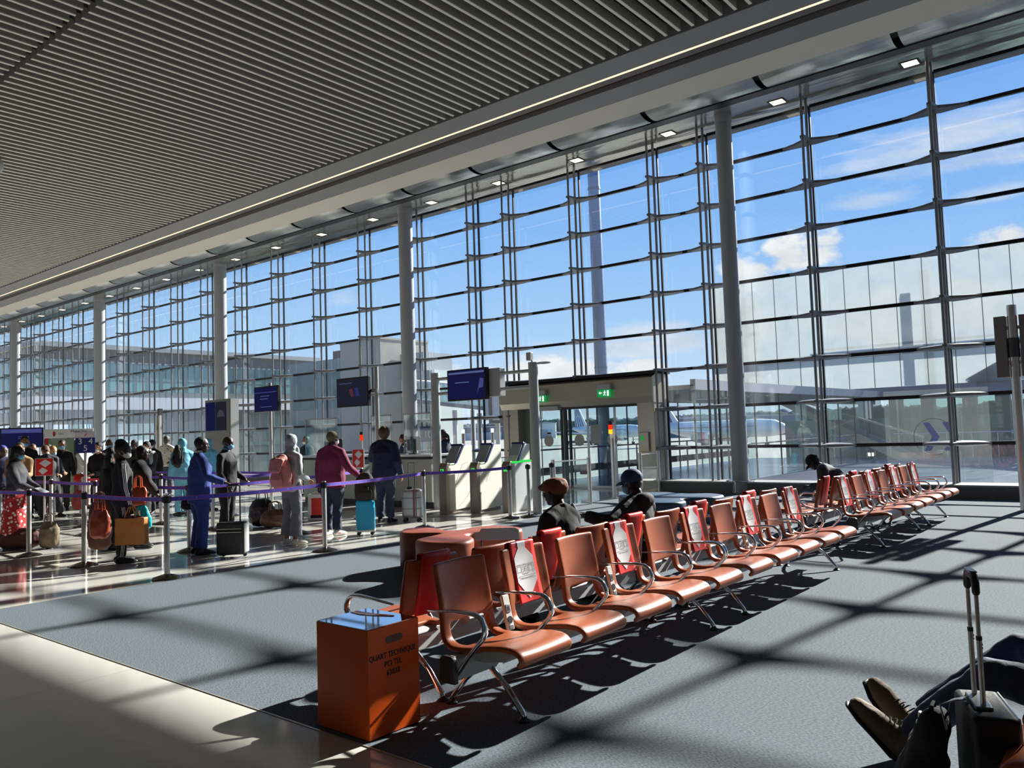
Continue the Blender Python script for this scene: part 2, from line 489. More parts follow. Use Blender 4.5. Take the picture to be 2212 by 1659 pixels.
# columns
for i, (cx, r) in enumerate([(-7.87, 0.19), (-19.05, 0.235), (-30.3, 0.25), (-41.55, 0.255), (-52.7, 0.26), (3.3, 0.2)]):
    nm = ['nearest and thinnest round grey column, left of the chevron glazing', 'round grey column behind the grey-haired traveller queue, beside the staff counter', 'round grey column rising behind the tall display pylon', 'round grey column just right of the red and white shop sign', 'farthest round grey column at the left edge', 'round grey column outside the right edge'][i]
    if i == 1: nm = 'round grey column behind the glass screen of the staff counter'
    e = empty('column', nm, 'column', (cx, 18.07, 0), 0, kind='structure')
    mb = MB().lathe([(0, 0), (r, 0), (r, 9.05), (0, 9.05)], 40)
    part('shaft', mb, COLPAINT, e, smooth=40)
    mb = MB().lathe([(r + 0.004, 8.9), (r + 0.012, 8.92), (r + 0.015, 9.1), (0, 9.1)], 40)
    part('collar', mb, COLPAINT, e, smooth=40)
    if i == 0:
        part('collision_rail', MB().tube([(0.33 * math.cos(a * PI / 12), 0.33 * math.sin(a * PI / 12), 0.30) for a in range(25)], 0.012).cyl((0.33, 0, 0), (0.33, 0, 0.3), 0.012).cyl((-0.33, 0, 0), (-0.33, 0, 0.3), 0.012).cyl((0, -0.33, 0), (0, -0.33, 0.3), 0.012), CHROME, e)

# window wall
YG = 18.70
MX = [9.05, 6.45, 3.85, 1.2, -0.8, -3.40, -6.02, -8.61, -10.03, -12.54, -14.96, -16.39, -18.92, -21.55, -24.12, -26.75, -29.32, -31.97, -34.53, -37.18, -39.79, -42.35, -44.98, -47.52, -50.12, -52.1, -54.7, -57.3, -60.0]
TZ = [0.075 + 1.0045 * k for k in range(9)] + [8.97]
TUBE = mat('mullion_tube_paint', (140, 143, 148), 0.22, 0.35, 0.03)
FIN = mat('bracket_grey', (108, 112, 118), 0.42, 0.0, 0.04)
# bracket: a boomerang plate whose wings run along the bar behind it
mb = MB(); bm = mb.bm
sec = [(-0.64, -0.03, 0.03, 0.034), (-0.35, -0.11, 0.035, 0.058), (-0.1, -0.25, 0.035, 0.064), (-0.045, -0.56, 0.035, 0.056), (0.045, -0.56, 0.035, 0.056), (0.1, -0.25, 0.035, 0.064), (0.35, -0.11, 0.035, 0.058), (0.64, -0.03, 0.03, 0.034)]
rings = []
for x, y0, y1, h in sec:
    rings.append([bm.verts.new(p) for p in ((x, y0, -h * 0.45), (x, y1, -h), (x, y1, h), (x, y0, h * 0.45))])
for a, b in zip(rings, rings[1:]): mb.ring_faces(a, b)
bm.faces.new(rings[0]); bm.faces.new(rings[-1][::-1])
bracket_me = mb.mesh('bracket', FIN, 40)
tube_me = {}
def tube_mesh(h0, h1, r):
    k = (h0, h1, r)
    if k not in tube_me: tube_me[k] = MB().cyl((0, 0, h0), (0, 0, h1), r, n=14).mesh('mast_tube', TUBE, 40)
    return tube_me[k]
nwin = len(MX) - 1
for i in range(nwin):
    x1, x0 = MX[i], MX[i + 1]
    door = x0 > -15.5 and x1 < -9.9
    zb = 3.05 if door else 0.075
    if i < 5: lab = 'glazed bay of the window wall outside the right edge, %s from the post' % ORD[4 - i] if i < 4 else 'glazed bay of the window wall behind the tall display post'
    else: lab = 'glazed bay of the window wall, %s to the left of the display post' % ORD[i - 5]
    e = empty('window_%d' % (i + 1), lab, 'window', (0, 0, 0), 0, kind='structure')
    w = x1 - x0
    part('glass', MB().span((x0 + 0.012, YG - 0.006, zb), (x1 - 0.012, YG + 0.006, 8.97)), GLASS, e)
    part('joint', MB().span((x0 - 0.02, YG - 0.03, zb), (x0 + 0.02, YG + 0.03, 8.97)), BLACKBAR, e)
    for k, z in enumerate(TZ):
        if door and z < 3.0: continue
        part('transom', MB().span((x0 + 0.02, YG - 0.045, z - 0.037), (x1 - 0.02, YG + 0.03, z + 0.037)), BLACKBAR, e)
    for y, r in ((18.15, 0.031), (18.47, 0.034)):
        obj('mast_tube', tube_mesh(0.0 if not (x0 < -12 and x0 > -13 and door) else 3.0, 9.1, r), e, (x0, y, 0))
    for k, z in enumerate(TZ[1:-1]):
        if x0 < -12 and x0 > -13 and door and z < 2.9: continue
        obj('bracket', bracket_me, e, (x0, YG - 0.05, z))
# plinth under the glass
mb = MB()
for a, b in ((-10.0, XR), (XL, -15.25)):
    mb.span((a, 18.02, 0), (b, 18.8, 0.24))
struct('baseboard_window', mb, mat('plinth_grey', (92, 92, 98), 0.45), 'dark grey plinth under the window wall', 'plinth')
mb = MB()
for a, b in ((-10.0, XR), (XL, -15.25)):
    mb.span((a, 17.99, 0.24), (b, 18.72, 0.275))
struct('trim_7', mb, mat('sill_grey', (150, 150, 150), 0.4), 'pale ventilated sill on the plinth of the window wall', 'sill')
# ------------------------------------------------------------------ beam benches
PROF = [(0.50, 0.372), (0.532, 0.392), (0.532, 0.420), (0.485, 0.442), (0.40, 0.444), (0.30, 0.432), (0.20, 0.416), (0.10, 0.404), (0.03, 0.404), (-0.02, 0.424), (-0.048, 0.47), (-0.066, 0.54), (-0.09, 0.64), (-0.112, 0.74), (-0.128, 0.82), (-0.136, 0.868)]
def arc(P):
    L = [0]
    for a, b in zip(P, P[1:]): L.append(L[-1] + math.dist(a, b))
    return L
PA = arc(PROF)
def prof_at(s):
    """point and forward normal on the seat profile at arc length s"""
    s = max(0, min(PA[-1], s))
    for i in range(len(PROF) - 1):
        if s <= PA[i + 1] + 1e-9:
            f = (s - PA[i]) / (PA[i + 1] - PA[i])
            a, b = PROF[i], PROF[i + 1]
            t = V((b[0] - a[0], b[1] - a[1])).normalized()
            return (a[0] + (b[0] - a[0]) * f, a[1] + (b[1] - a[1]) * f), V((t.y, -t.x))
HW = 0.236
def shell_pt(u, s, off=0.0):
    """u in -1..1 across the seat"""
    (x, z), nrm = prof_at(s)
    back = max(0.0, min(1.0, (z - 0.45) / 0.2)) if x < 0.05 else 0.0
    x += 0.030 * u * u * back
    if z > 0.42 and x > 0.1: z += 0.008 * u * u
    nx, nz = nrm.x, nrm.y
    return V((x + (-nx if False else 0) + off * (1 if back > 0 else 0) * 1.0, u * HW * (1.0 - 0.05 * back), z + (off if back == 0 else 0)))
SB = PA[10] + 0.03      # arc length where the back starts
ST = PA[-1]
def make_seat_mesh():
    nu, nv = 12, 34
    mb = MB()
    s_h0, s_h1 = PA[7] - 0.005, PA[10] + 0.05
    def fn(a, b): return shell_pt(a * 2 - 1, b * PA[-1])
    def skip(i, j):
        u = ((i + 0.5) / nu) * 2 - 1; s = (j + 0.5) / nv * PA[-1]
        return abs(u) < 0.70 and s_h0 < s < s_h1
    mb.grid(fn, nu, nv, skip)
    me = mb.mesh('seat_shell', LEATHER, True)
    o = obj('tmp_seat', me)
    s = o.modifiers.new('s', 'SOLIDIFY'); s.thickness = 0.034; s.offset = 0.0
    d = o.modifiers.new('d', 'SUBSURF'); d.levels = 2; d.render_levels = 2
    bpy.context.view_layer.update()
    dg = bpy.context.evaluated_depsgraph_get()
    m2 = bpy.data.meshes.new_from_object(o.evaluated_get(dg))
    bpy.data.objects.remove(o)
    for p in m2.polygons: p.use_smooth = True
    return m2
seat_me = make_seat_mesh()
# armrest: flat chrome strap bent like a nose
def make_arm():
    P = [(0.10, 0.262), (0.13, 0.285), (0.22, 0.398), (0.335, 0.515), (0.352, 0.545), (0.348, 0.580), (0.325, 0.618), (0.285, 0.638), (0.22, 0.641), (0.10, 0.636), (-0.075, 0.622)]
    R = [(0.016, 0.011)] * 2 + [(0.019, 0.012)] * 2 + [(0.022, 0.012)] * 5 + [(0.018, 0.009), (0.012, 0.006)]
    mb = MB().sweep([(x, 0, z) for x, z in P], R, n=12, side=(0, 1, 0))
    return mb.mesh('armrest', CHROME, True)
arm_me = make_arm()
def leg_mesh(fx):
    mb = MB()
    s = 1 if fx > 0.1 else -1
    x0 = 0.09 + s * 0.03
    mb.sweep([(x0, 0, 0.275), (x0 + (fx - x0) * 0.55, 0, 0.165), (fx - s * 0.012, 0, 0.052), (fx, 0, 0.030)], [(0.019, 0.016), (0.020, 0.017), (0.022, 0.016), (0.018, 0.014)], n=12, side=(0, 1, 0))
    return mb.mesh('leg', CHROME, True)
legF, legB = leg_mesh(0.365), leg_mesh(-0.185)
foot_me = MB().lathe([(0, 0), (0.034, 0), (0.034, 0.012), (0.018, 0.022), (0.016, 0.034), (0, 0.034)], 20).mesh('foot_pad', DARK, 40)
pan_me = MB().prism([(0.0, 0.372), (0.02, 0.385), (0.30, 0.408), (0.42, 0.42), (0.36, 0.36), (0.20, 0.335), (0.05, 0.335)], 0.30, 'y', -0.15).mesh('seat_pan', LIGHTGREY, 30)
SOCK = mat('socket_grey', (120, 122, 126), 0.4)
def make_outlet(parent, y):
    e = part('power_outlet', MB().box((0, 0, 0), (0.022, 0.062, 0.215)), WHITE, parent, bevel=0.006, loc=(-0.003, y, 0.50))
    e.rotation_euler = (0, -0.22, 0)
    part('usb_socket', MB().box((0.0125, 0, 0.025), (0.006, 0.044, 0.05)), SOCK, e, bevel=0.004)
    part('usb_slot', MB().span((0.0155, -0.010, 0.012), (0.0165, -0.003, 0.036)).span((0.0155, 0.003, 0.012), (0.0165, 0.010, 0.036)), BLACKINK, e)
    part('mains_socket', MB().cyl((0.01, 0, -0.045), (0.016, 0, -0.045), 0.022), DARK, e, smooth=40)
    part('switch', MB().box((0.0125, 0, -0.088), (0.006, 0.04, 0.026)), SOCK, e, bevel=0.003)

def bench(label, loc, rz, n, outlets, feet):
    e = empty('airport_bench', label, 'bench', loc, rz, 'brown leather beam benches')
    half = n * 0.30
    part('beam', MB().prism([(0.045, 0.265), (0.06, 0.375), (0.075, 0.388), (0.115, 0.388), (0.13, 0.375), (0.145, 0.265), (0.12, 0.255), (0.07, 0.255)], 2 * half + 0.02, 'y', -half - 0.01), LIGHTGREY, e, smooth=30)
    for s in (-1, 1):
        c = MB().prism([(0.035, 0.25), (0.045, 0.385), (0.065, 0.398), (0.125, 0.398), (0.145, 0.385), (0.155, 0.25)], 0.035, 'y', s * (half + 0.025) - 0.0175)
        part('end_cap', c, DARKGREY, e, bevel=0.006)
    for k in range(n):
        y = -half + 0.3 + 0.6 * k
        obj('seat', seat_me, e, (0, y, 0)); obj('seat_pan', pan_me, e, (0, y, 0))
    for k in range(n + 1):
        obj('armrest', arm_me, e, (0, -half + 0.6 * k, 0))
    for y in feet:
        for lm, fx in ((legF, 0.365), (legB, -0.185)):
            l = obj('leg', lm, e, (0, y, 0)); obj('foot_pad', foot_me, l, (fx, 0, 0))
    for k in outlets:
        make_outlet(e, -half + 0.6 * (k + 1) + 0.01)
    return e
X0 = -3.25
XB = -3.70      # mirrored row
B1 = bench('brown leather bench of five seats facing right, beside the orange box', (X0, 4.76, 0), 0, 5, (0, 2), (-1.21, 1.21))
B2 = bench('brown leather bench of five seats facing right, second from the orange box', (X0, 7.80, 0), 0, 5, (1, 3), (-1.22, 1.22))
B3 = bench('far brown leather bench of four seats facing right, past the gap in the row', (X0, 11.82, 0), 0, 4, (0,), (-0.94, 0.94))
B4 = bench('far brown leather bench of three seats facing right, nearest the window plinth', (X0, 14.0, 0), 0, 3, (), (-0.61, 0.61))
B5 = bench('brown leather bench of five seats facing left, behind the orange box', (XB, 4.76, 0), PI, 5, (), (-1.21, 1.21))
B6 = bench('brown leather five-seat bench facing left, under the person in blue cap', (XB, 7.80, 0), PI, 5, (), (-1.22, 1.22))
B7 = bench('far brown leather bench of four seats facing left, past the gap in the row', (XB, 11.82, 0), PI, 4, (), (-0.94, 0.94))
B8 = bench('far brown leather bench of three seats facing left, where a person in grey slumps', (XB, 14.0, 0), PI, 3, (), (-0.61, 0.61))
B9 = bench('brown leather bench in the lower right corner under the reclining person', (0.02, 3.70, 0), PI, 4, (), (-0.94, 0.94))

# distancing covers: a vinyl sleeve over a seat back
s0, s1 = SB + 0.005, ST
def cover_pt(u, s, off):
    """s runs up the front of the back; past the top it runs down the rear"""
    if s <= ST:
        (x, z), _ = prof_at(s)
        return V((x + 0.030 * u * u + 0.0175 + off, u * HW * 0.95, z + 0.0))
    t = s - ST
    if t < 0.045:
        a = t / 0.045 * PI
        (x, z), _ = prof_at(ST)
        r = 0.0175 + off
        return V((x + 0.030 * u * u + r * math.cos(a), u * HW * 0.95, z + 0.016 + r * math.sin(a) * 0.7))
    (x, z), _ = prof_at(max(SB, ST - (t - 0.045)))
    return V((x + 0.030 * u * u - 0.0175 - off, u * HW * 0.95, z))
def sheet(rows, off, m, name, nu=8):
    """rows: list of (s, u_left, u_right)"""
    mb = MB(); bm = mb.bm; vs = []
    for s, a, b in rows:
        vs.append([bm.verts.new(cover_pt(a + (b - a) * i / nu, s, off)) for i in range(nu + 1)])
    for i in range(len(vs) - 1):
        for j in range(nu):
            bm.faces.new((vs[i][j], vs[i][j + 1], vs[i + 1][j + 1], vs[i + 1][j]))
    return mb.mesh(name, m, True)
def rows(pts, n=24):
    out = []
    for i in range(n + 1):
        s = pts[0][0] + (pts[-1][0] - pts[0][0]) * i / n
        for (sa, la, ra), (sb, lb, rb) in zip(pts, pts[1:]):
            if sa - 1e-9 <= s <= sb + 1e-9:
                f = 0 if sb == sa else (s - sa) / (sb - sa)
                out.append((s, la + (lb - la) * f, ra + (rb - ra) * f)); break
    return out
LB = ST - s0
sleeve_me = sheet(rows([(s0 + 0.01, -0.56, 0.56), (ST, -0.56, 0.56), (ST + 0.045, -0.56, 0.56), (ST + 0.045 + LB * 0.97, -0.56, 0.56)], 130), 0.004, RED, 'sleeve')
pm = sheet(rows([(s0 + 0.035, -0.01, 0.01), (s0 + 0.145, -0.45, 0.45), (s0 + 0.30, -0.43, 0.43), (ST - 0.012, -0.16, 0.16), (ST + 0.012, -0.20, 0.20)], 70), 0.0085, PANEL, 'white_panel')
def ribbon(mb, pts, w=0.0055):
    bm = mb.bm
    for (u0, v0), (u1, v1) in zip(pts, pts[1:]):
        d = V(((u1 - u0) * HW, v1 - v0)); 
        if d.length < 1e-6: continue
        n = V((-d.y, d.x)).normalized() * w * 0.5
        a = [(u0 + n.x / HW, v0 + n.y), (u1 + n.x / HW, v1 + n.y), (u1 - n.x / HW, v1 - n.y), (u0 - n.x / HW, v0 - n.y)]
        bm.faces.new([bm.verts.new(cover_pt(u, s, 0.0105)) for u, s in a])
mb = MB(); sc = s0 + 0.205
for k, u in enumerate((-0.28, 0.0, 0.28)):
    a, b = u - 0.115, u + 0.115
    ribbon(mb, [(a, sc - 0.012), (a, sc + 0.048), (b, sc + 0.048), (b, sc - 0.012)] + ([(a, sc - 0.012)] if k == 1 else []), 0.003)
    ribbon(mb, [(a + 0.02, sc + 0.002), (a + 0.02, sc + 0.038), (b - 0.02, sc + 0.038), (b - 0.02, sc + 0.002), (a + 0.02, sc + 0.002)], 0.0022) if k != 1 else None
ribbon(mb, [(-0.06, sc + 0.0), (0.06, sc + 0.04)], 0.004); ribbon(mb, [(-0.06, sc + 0.04), (0.06, sc + 0.0)], 0.004)
ribbon(mb, [(-0.39, sc - 0.026), (0.39, sc - 0.026)], 0.003)
for i in range(11):
    u = -0.33 + i * 0.066
    ribbon(mb, [(u, sc - 0.042), (u + 0.018 + 0.01 * (i % 3), sc - 0.042)], 0.005)
pict_me = mb.mesh('pictogram', mat('grey_print', (96, 96, 104), 0.5), fixn=False)
def cover(b, n, k, label):
    e = empty('seat_cover', label, 'seat cover', (0, 0, 0), 0, 'red and white distancing covers')
    y = -n * 0.3 + 0.3 + 0.6 * k
    M = Matrix.Translation(b.location) @ Matrix.Rotation(b.rotation_euler.z, 4, 'Z') @ Matrix.Translation((0, y, 0))
    e.matrix_world = M
    o = obj('sleeve', sleeve_me, e)
    s = o.modifiers.new('t', 'SOLIDIFY'); s.thickness = 0.002; s.offset = 0
    obj('white_panel', pm, e)['label'] = 'white pointed panel of the cover'
    obj('pictogram', pict_me, e)['label'] = 'printed row of three seats with the middle one crossed'
names = {id(B1): 'bench beside the orange box', id(B2): 'second right-facing bench', id(B3): 'far right-facing four-seat bench', id(B4): 'far right-facing three-seat bench', id(B5): 'nearest left-facing bench', id(B6): 'bench under the blue cap', id(B7): 'far left-facing four-seat bench', id(B8): 'far left-facing three-seat bench'}
for b, n, ks in ((B1, 5, (1, 3)), (B2, 5, (0, 2, 4)), (B3, 4, (0, 2)), (B4, 3, (0, 2))):
    for k in ks: cover(b, n, k, 'red and white cover on the %s seat of the %s' % (ORD[k], names[id(b)]))
for b, n, ks in ((B5, 5, (0, 2, 4)), (B6, 5, (1, 3)), (B7, 4, (0, 2)), (B8, 3, (1,))):
    for k in ks:    # rows facing left count from the same near end
        cover(b, n, n - 1 - k, 'red cover seen from behind on the %s seat of the %s' % (ORD[k], names[id(b)]))

# ------------------------------------------------------------------ orange box
e = empty('orange_box', 'tall orange lacquered box with mirror top and black lettering on the carpet edge', 'box', (-3.592, 3.035, 0.004))
W, D, H = 0.44, 0.375, 0.58
mb = MB()
part('body', MB().span((-W/2, -D/2, 0.004), (W/2, D/2, H)), ORANGE, e, bevel=0.003)
part('top', MB().span((-W/2 + 0.004, -D/2 + 0.004, H), (W/2 - 0.004, D/2 - 0.004, H + 0.004)), MIRROR, e)['label'] = 'mirror-polished top of the box'
mb = MB(); pl = []
for i in range(24):
    a = 2 * PI * i / 24; cx = 0.045 if math.cos(a) > 0 else -0.045
    pl.append((cx + 0.019 * math.cos(a), 0.505 + 0.019 * math.sin(a)))
mb.prism(pl, 0.003, 'x', W/2 - 0.001)
part('handle_slot', mb, mat('slot_shadow', (118, 92, 82), 0.8), e)
INK = mat('box_lettering', (52, 22, 22), 0.5)
R90 = (PI/2, 0, PI/2)
text('QUART TECHNIQUE', 0.042, INK, e, (W/2 + 0.001, -0.010, 0.425), R90, spacing=1.12, xs=0.80, bold=0.0008)
text('PCI TEL', 0.042, INK, e, (W/2 + 0.001, -0.010, 0.376), R90, spacing=1.12, xs=0.80, bold=0.0008)
text('63030', 0.042, INK, e, (W/2 + 0.001, -0.010, 0.328), R90, spacing=1.2, xs=0.80, bold=0.0008)
for sx in (-1, 1):
    for sy in (-1, 1): part('foot', MB().cyl((sx * 0.19, sy * 0.16, 0), (sx * 0.19, sy * 0.16, 0.013), 0.015), CHROME, e, smooth=40)

# ------------------------------------------------------------------ upholstered poufs
def spline(P, n=8):
    out = []
    m = len(P)
    for i in range(m):
        p0, p1, p2, p3 = (V(P[(i + k - 1) % m]) for k in range(4))
        for j in range(n):
            t = j / n
            out.append(0.5 * ((2 * p1) + (p2 - p0) * t + (2 * p0 - 5 * p1 + 4 * p2 - p3) * t * t + (3 * p1 - p0 - 3 * p2 + p3) * t ** 3))
    return out
def pouf(name, label, P, h, m):
    S = spline(P, 8); mb = MB(); bm = mb.bm
    c = sum(S, V((0, 0))) / len(S)
    n = len(S)
    def inset(d):
        out = []
        for i in range(n):
            t = (S[(i + 1) % n] - S[i - 1]).normalized(); nn = V((-t.y, t.x))
            out.append(S[i] + nn * d)
        return out
    # orientation: make inset go inwards
    area = sum(S[i].x * S[(i + 1) % n].y - S[(i + 1) % n].x * S[i].y for i in range(n))
    sg = 1 if area > 0 else -1
    rings = []
    for d, z in ((0.02, 0.0), (0.02, 0.03), (0.0, 0.05), (0.0, h - 0.045), (0.008, h - 0.018), (0.025, h - 0.004), (0.05, h)):
        rings.append([bm.verts.new((p.x, p.y, z)) for p in inset(sg * d)])
    for a, b in zip(rings, rings[1:]): mb.ring_faces(a, b)
    bm.faces.new(rings[-1]); bm.faces.new(rings[0][::-1])
    o = part(name, mb, m, None, smooth=50)
    return tag(o, label, 'pouf')
pouf('lobed_pouf', 'terracotta leather pouf with rounded lobes, behind the near bench', [(-7.32, 6.72), (-7.48, 6.98), (-7.30, 7.18), (-7.02, 7.14), (-6.84, 7.06), (-6.74, 7.16), (-6.76, 7.42), (-6.62, 7.68), (-6.25, 7.70), (-6.05, 7.50), (-6.16, 7.24), (-6.38, 7.04), (-6.34, 6.86), (-6.08, 6.70), (-5.95, 6.45), (-6.06, 6.22), (-6.34, 6.16), (-6.60, 6.30), (-6.66, 6.62), (-6.72, 6.80), (-6.92, 6.74), (-7.12, 6.62)], 0.46, POUF)
pouf('lobed_pouf', 'slate blue leather pouf with rounded lobes, beside the person in the blue cap', [(-7.26, 11.75), (-7.56, 12.20), (-7.42, 12.66), (-7.05, 12.88), (-6.7, 12.75), (-6.45, 12.72), (-6.15, 12.86), (-5.80, 12.62), (-5.78, 12.20), (-6.02, 11.95), (-6.12, 11.75), (-5.90, 11.45), (-5.92, 11.15), (-6.22, 10.98), (-6.50, 11.20), (-6.58, 11.55), (-6.85, 11.66)], 0.46, BLUEPOUF)
sg = part('grey_panel', MB().prism([(-0.26, 0.0), (0.25, 0.0), (0.25, 0.11), (0.20, 0.135), (-0.18, 0.135), (-0.20, 0.10), (-0.26, 0.095)], 0.012, 'y', -0.006), LIGHTGREY, None, bevel=0.003, loc=(-5.98, 6.98, 0.0), rz=math.radians(40))
sg.data.transform(Matrix.Translation((0, 0, 0.40)))
for x in (-0.18, 0.18): part('stand_foot', MB().cyl((x, 0, 0), (x, 0, 0.40), 0.012).box((x, 0, 0.008), (0.06, 0.16, 0.016)), DARKGREY, sg)
tag(sg, 'small grey panel on feet standing at the right end of the terracotta pouf', 'panel')
# ------------------------------------------------------------------ belt posts
def belt_mat():
    m, nt, out = new_mat('purple_belt')
    b = nt.nodes.new('ShaderNodeBsdfPrincipled'); b.inputs['Roughness'].default_value = 0.6
    b.inputs['Base Color'].default_value = lin((64, 48, 158))
    nt.links.new(b.outputs[0], out.inputs[0]); return m
BELT = mat('purple_belt', (84, 68, 186), 0.6, 0, 0.12, 14)
BELTEDGE = mat('pink_belt_edge', (190, 70, 130), 0.6)
DSTEEL = mat('dark_brushed_steel', (120, 116, 112), 0.22, 1.0, 0.08, 40)
post_me = MB().lathe([(0, 0), (0.172, 0), (0.176, 0.008), (0.165, 0.02), (0.06, 0.052), (0.036, 0.06), (0, 0.06)], 36).mesh('base', DSTEEL, 50)
pole_me = MB().lathe([(0, 0.05), (0.033, 0.05), (0.033, 0.99), (0.028, 1.0), (0, 1.0)], 20).mesh('pole', STEEL, 50)
head_me = MB().lathe([(0, 0.90), (0.036, 0.90), (0.036, 0.985), (0, 0.985)], 20).box((0.036, 0, 0.945), (0.03, 0.034, 0.07)).box((-0.036, 0, 0.945), (0.03, 0.034, 0.07)).mesh('belt_head', DARK, 50)
def belt(parent, p, q, sag=0.015, edge=True, m=None):
    """belt part of the post at p, stretched to q"""
    p = V((p[0], p[1])); q = V((q[0], q[1])); d = (q - p); L = d.length; d.normalize()
    mb = MB(); me = MB()
    n = 8
    for k in range(n):
        a, b = k / n, (k + 1) / n
        za = 0.945 - 4 * sag * a * (1 - a); zb = 0.945 - 4 * sag * b * (1 - b)
        A = d * (0.05 + (L - 0.1) * a); B = d * (0.05 + (L - 0.1) * b)
        nrm = V((-d.y, d.x)) * 0.001
        for mm, h0, h1, o in ((mb, -0.024, 0.024, 1), (me, 0.022, 0.026, 1.5), (me, -0.026, -0.022, 1.5)):
            nn = nrm * o
            pts = [(A.x + nn.x, A.y + nn.y, za), (B.x + nn.x, B.y + nn.y, zb), (B.x - nn.x, B.y - nn.y, zb), (A.x - nn.x, A.y - nn.y, za)]
            lo = [mm.bm.verts.new((x, y, z + h0)) for x, y, z in pts]; hi = [mm.bm.verts.new((x, y, z + h1)) for x, y, z in pts]
            mm.bm.faces.new(lo[::-1]); mm.bm.faces.new(hi); mm.ring_faces(lo, hi)
    o = part('belt', mb, m or BELT, parent)
    part('belt_edge', me, BELTEDGE, o)
    mk = MB()
    cnt = max(2, int(L / 0.22))
    for k in range(cnt):
        a = (k + 0.5) / cnt; z = 0.945 - 4 * sag * a * (1 - a)
        P = d * (0.05 + (L - 0.1) * a)
        for s in (-1, 1):
            nn = V((-d.y, d.x)) * 0.0016 * s
            mk.quad((P.x + nn.x - d.x * 0.009, P.y + nn.y - d.y * 0.009, z), (P.x + nn.x, P.y + nn.y, z - 0.009), (P.x + nn.x + d.x * 0.009, P.y + nn.y + d.y * 0.009, z), (P.x + nn.x, P.y + nn.y, z + 0.009))
    part('belt_mark', mk, mat('belt_print', (150, 140, 220), 0.6), o)
def stanchion(label, p, q=None, z=0.0):
    e = empty('belt_post', label, 'queue post', (p[0], p[1], z), 0, 'steel belt posts of the queue')
    obj('base', post_me, e); obj('pole', pole_me, e)
    a = math.atan2(q[1] - p[1], q[0] - p[0]) if q else 0
    obj('belt_head', head_me, e).rotation_euler = (0, 0, a)
    if q: belt(e, p, q)
    return e
A = [(-15.25, 4.72), (-13.32, 4.76), (-11.47, 4.78), (-9.385, 4.86), (-9.477, 7.254), (-10.13, 9.89), (-9.70, 11.72)]
for i, lab in enumerate(['steel belt post beyond the left edge of the front belt', 'steel belt post in front of the woman in the red floral skirt', 'steel belt post just left of the person in the striped tracksuit', 'steel belt post standing nearest the carpet corner', 'steel belt post in front of the person in the purple jacket', 'steel belt post left of the boarding gates', 'steel belt post against the third boarding gate']):
    stanchion(lab, A[i], A[i + 1] if i < 6 else None)
stanchion('bare steel belt post left of the light grey gantry post foot', (-9.50, 12.05), None)
stanchion('bare steel belt post right of the light grey gantry post foot', (-9.36, 12.62), None)
B = [(-18.9, 6.40), (-16.8, 6.39), (-14.84, 6.37), (-13.1, 6.30), (-11.4, 6.25)]
for i, lab in enumerate(['steel belt post of the second row, far left among the travellers', 'steel belt post behind the woman in the red floral skirt', 'steel belt post behind the number board', 'steel belt post behind the tracksuit wearer', 'steel belt post beside the blue suit']):
    stanchion(lab, B[i], B[i + 1] if i < 4 else (-11.63, 8.39))
stanchion('steel belt post behind the pink backpack traveller', (-11.63, 8.39), (-12.45, 10.45))
stanchion('steel belt post in front of the staff counter', (-12.45, 10.45), None)
Cc = [(-19.6, 8.10), (-17.7, 8.08), (-15.77, 8.05), (-13.75, 8.0)]
for i, lab in enumerate(['steel belt post deep in the crowd at left', 'steel belt post in front of the grey-suited document reader', 'steel belt post left of the blue suit', 'steel belt post behind the black leather bag']):
    stanchion(lab, Cc[i], Cc[i + 1] if i < 3 else (-13.9, 9.9))
Dd = [(-19.4, 9.55), (-17.6, 9.45), (-15.8, 9.65), (-13.9, 9.9)]
for i, lab in enumerate(['steel belt post of the rear row behind the crowd', 'steel belt post in front of the people in pale blue coveralls', 'steel belt post right of the pale blue coveralls', 'steel belt post behind the red shopping bag']):
    stanchion(lab, Dd[i], Dd[i + 1] if i < 3 else None)

# number board 3 4 5
YAWC = math.atan2(-6.4, 15.35)    # turned to the hall
e = empty('number_board', 'white and blue board reading 3 4 5 on a tall steel pole', 'queue sign', (-15.35, 6.42, 0), math.radians(67))
obj('base', post_me, e)
part('pole', MB().cyl((0, 0, 0.05), (0, 0, 1.5), 0.025), STEEL, e, smooth=40)
part('board', MB().span((-0.16, -0.012, 1.49), (0.16, 0.012, 1.88)), mat('board_blue', (38, 48, 118), 0.4), e, bevel=0.004)
hp = part('board_header', MB().span((-0.158, -0.0145, 1.77), (0.158, -0.012, 1.875)), PANEL, e)
part('red_swoosh', MB().prism([(-0.03, 1.795), (-0.012, 1.795), (0.035, 1.85), (0.015, 1.85)], 0.001, 'y', -0.0158), RED, hp)
WINK = mat('white_lettering', (240, 240, 242), 0.5)
for ch, x, z in (('3', -0.085, 1.70), ('4', 0.085, 1.70), ('5', 0.0, 1.575)):
    text(ch, 0.15, WINK, e, (x, -0.014, z), (PI/2, 0, 0))
# red tape barrier by the board
e = empty('red_tape_barrier', 'short bright red belt stretched right of the number board', 'queue tape', (-16.95, 7.05, 0))
belt(e, (0, 0), (0.95, 0.10), 0.0, m=mat('bright_red_tape', (232, 24, 24), 0.5))
obj('base', post_me, e); obj('pole', pole_me, e)

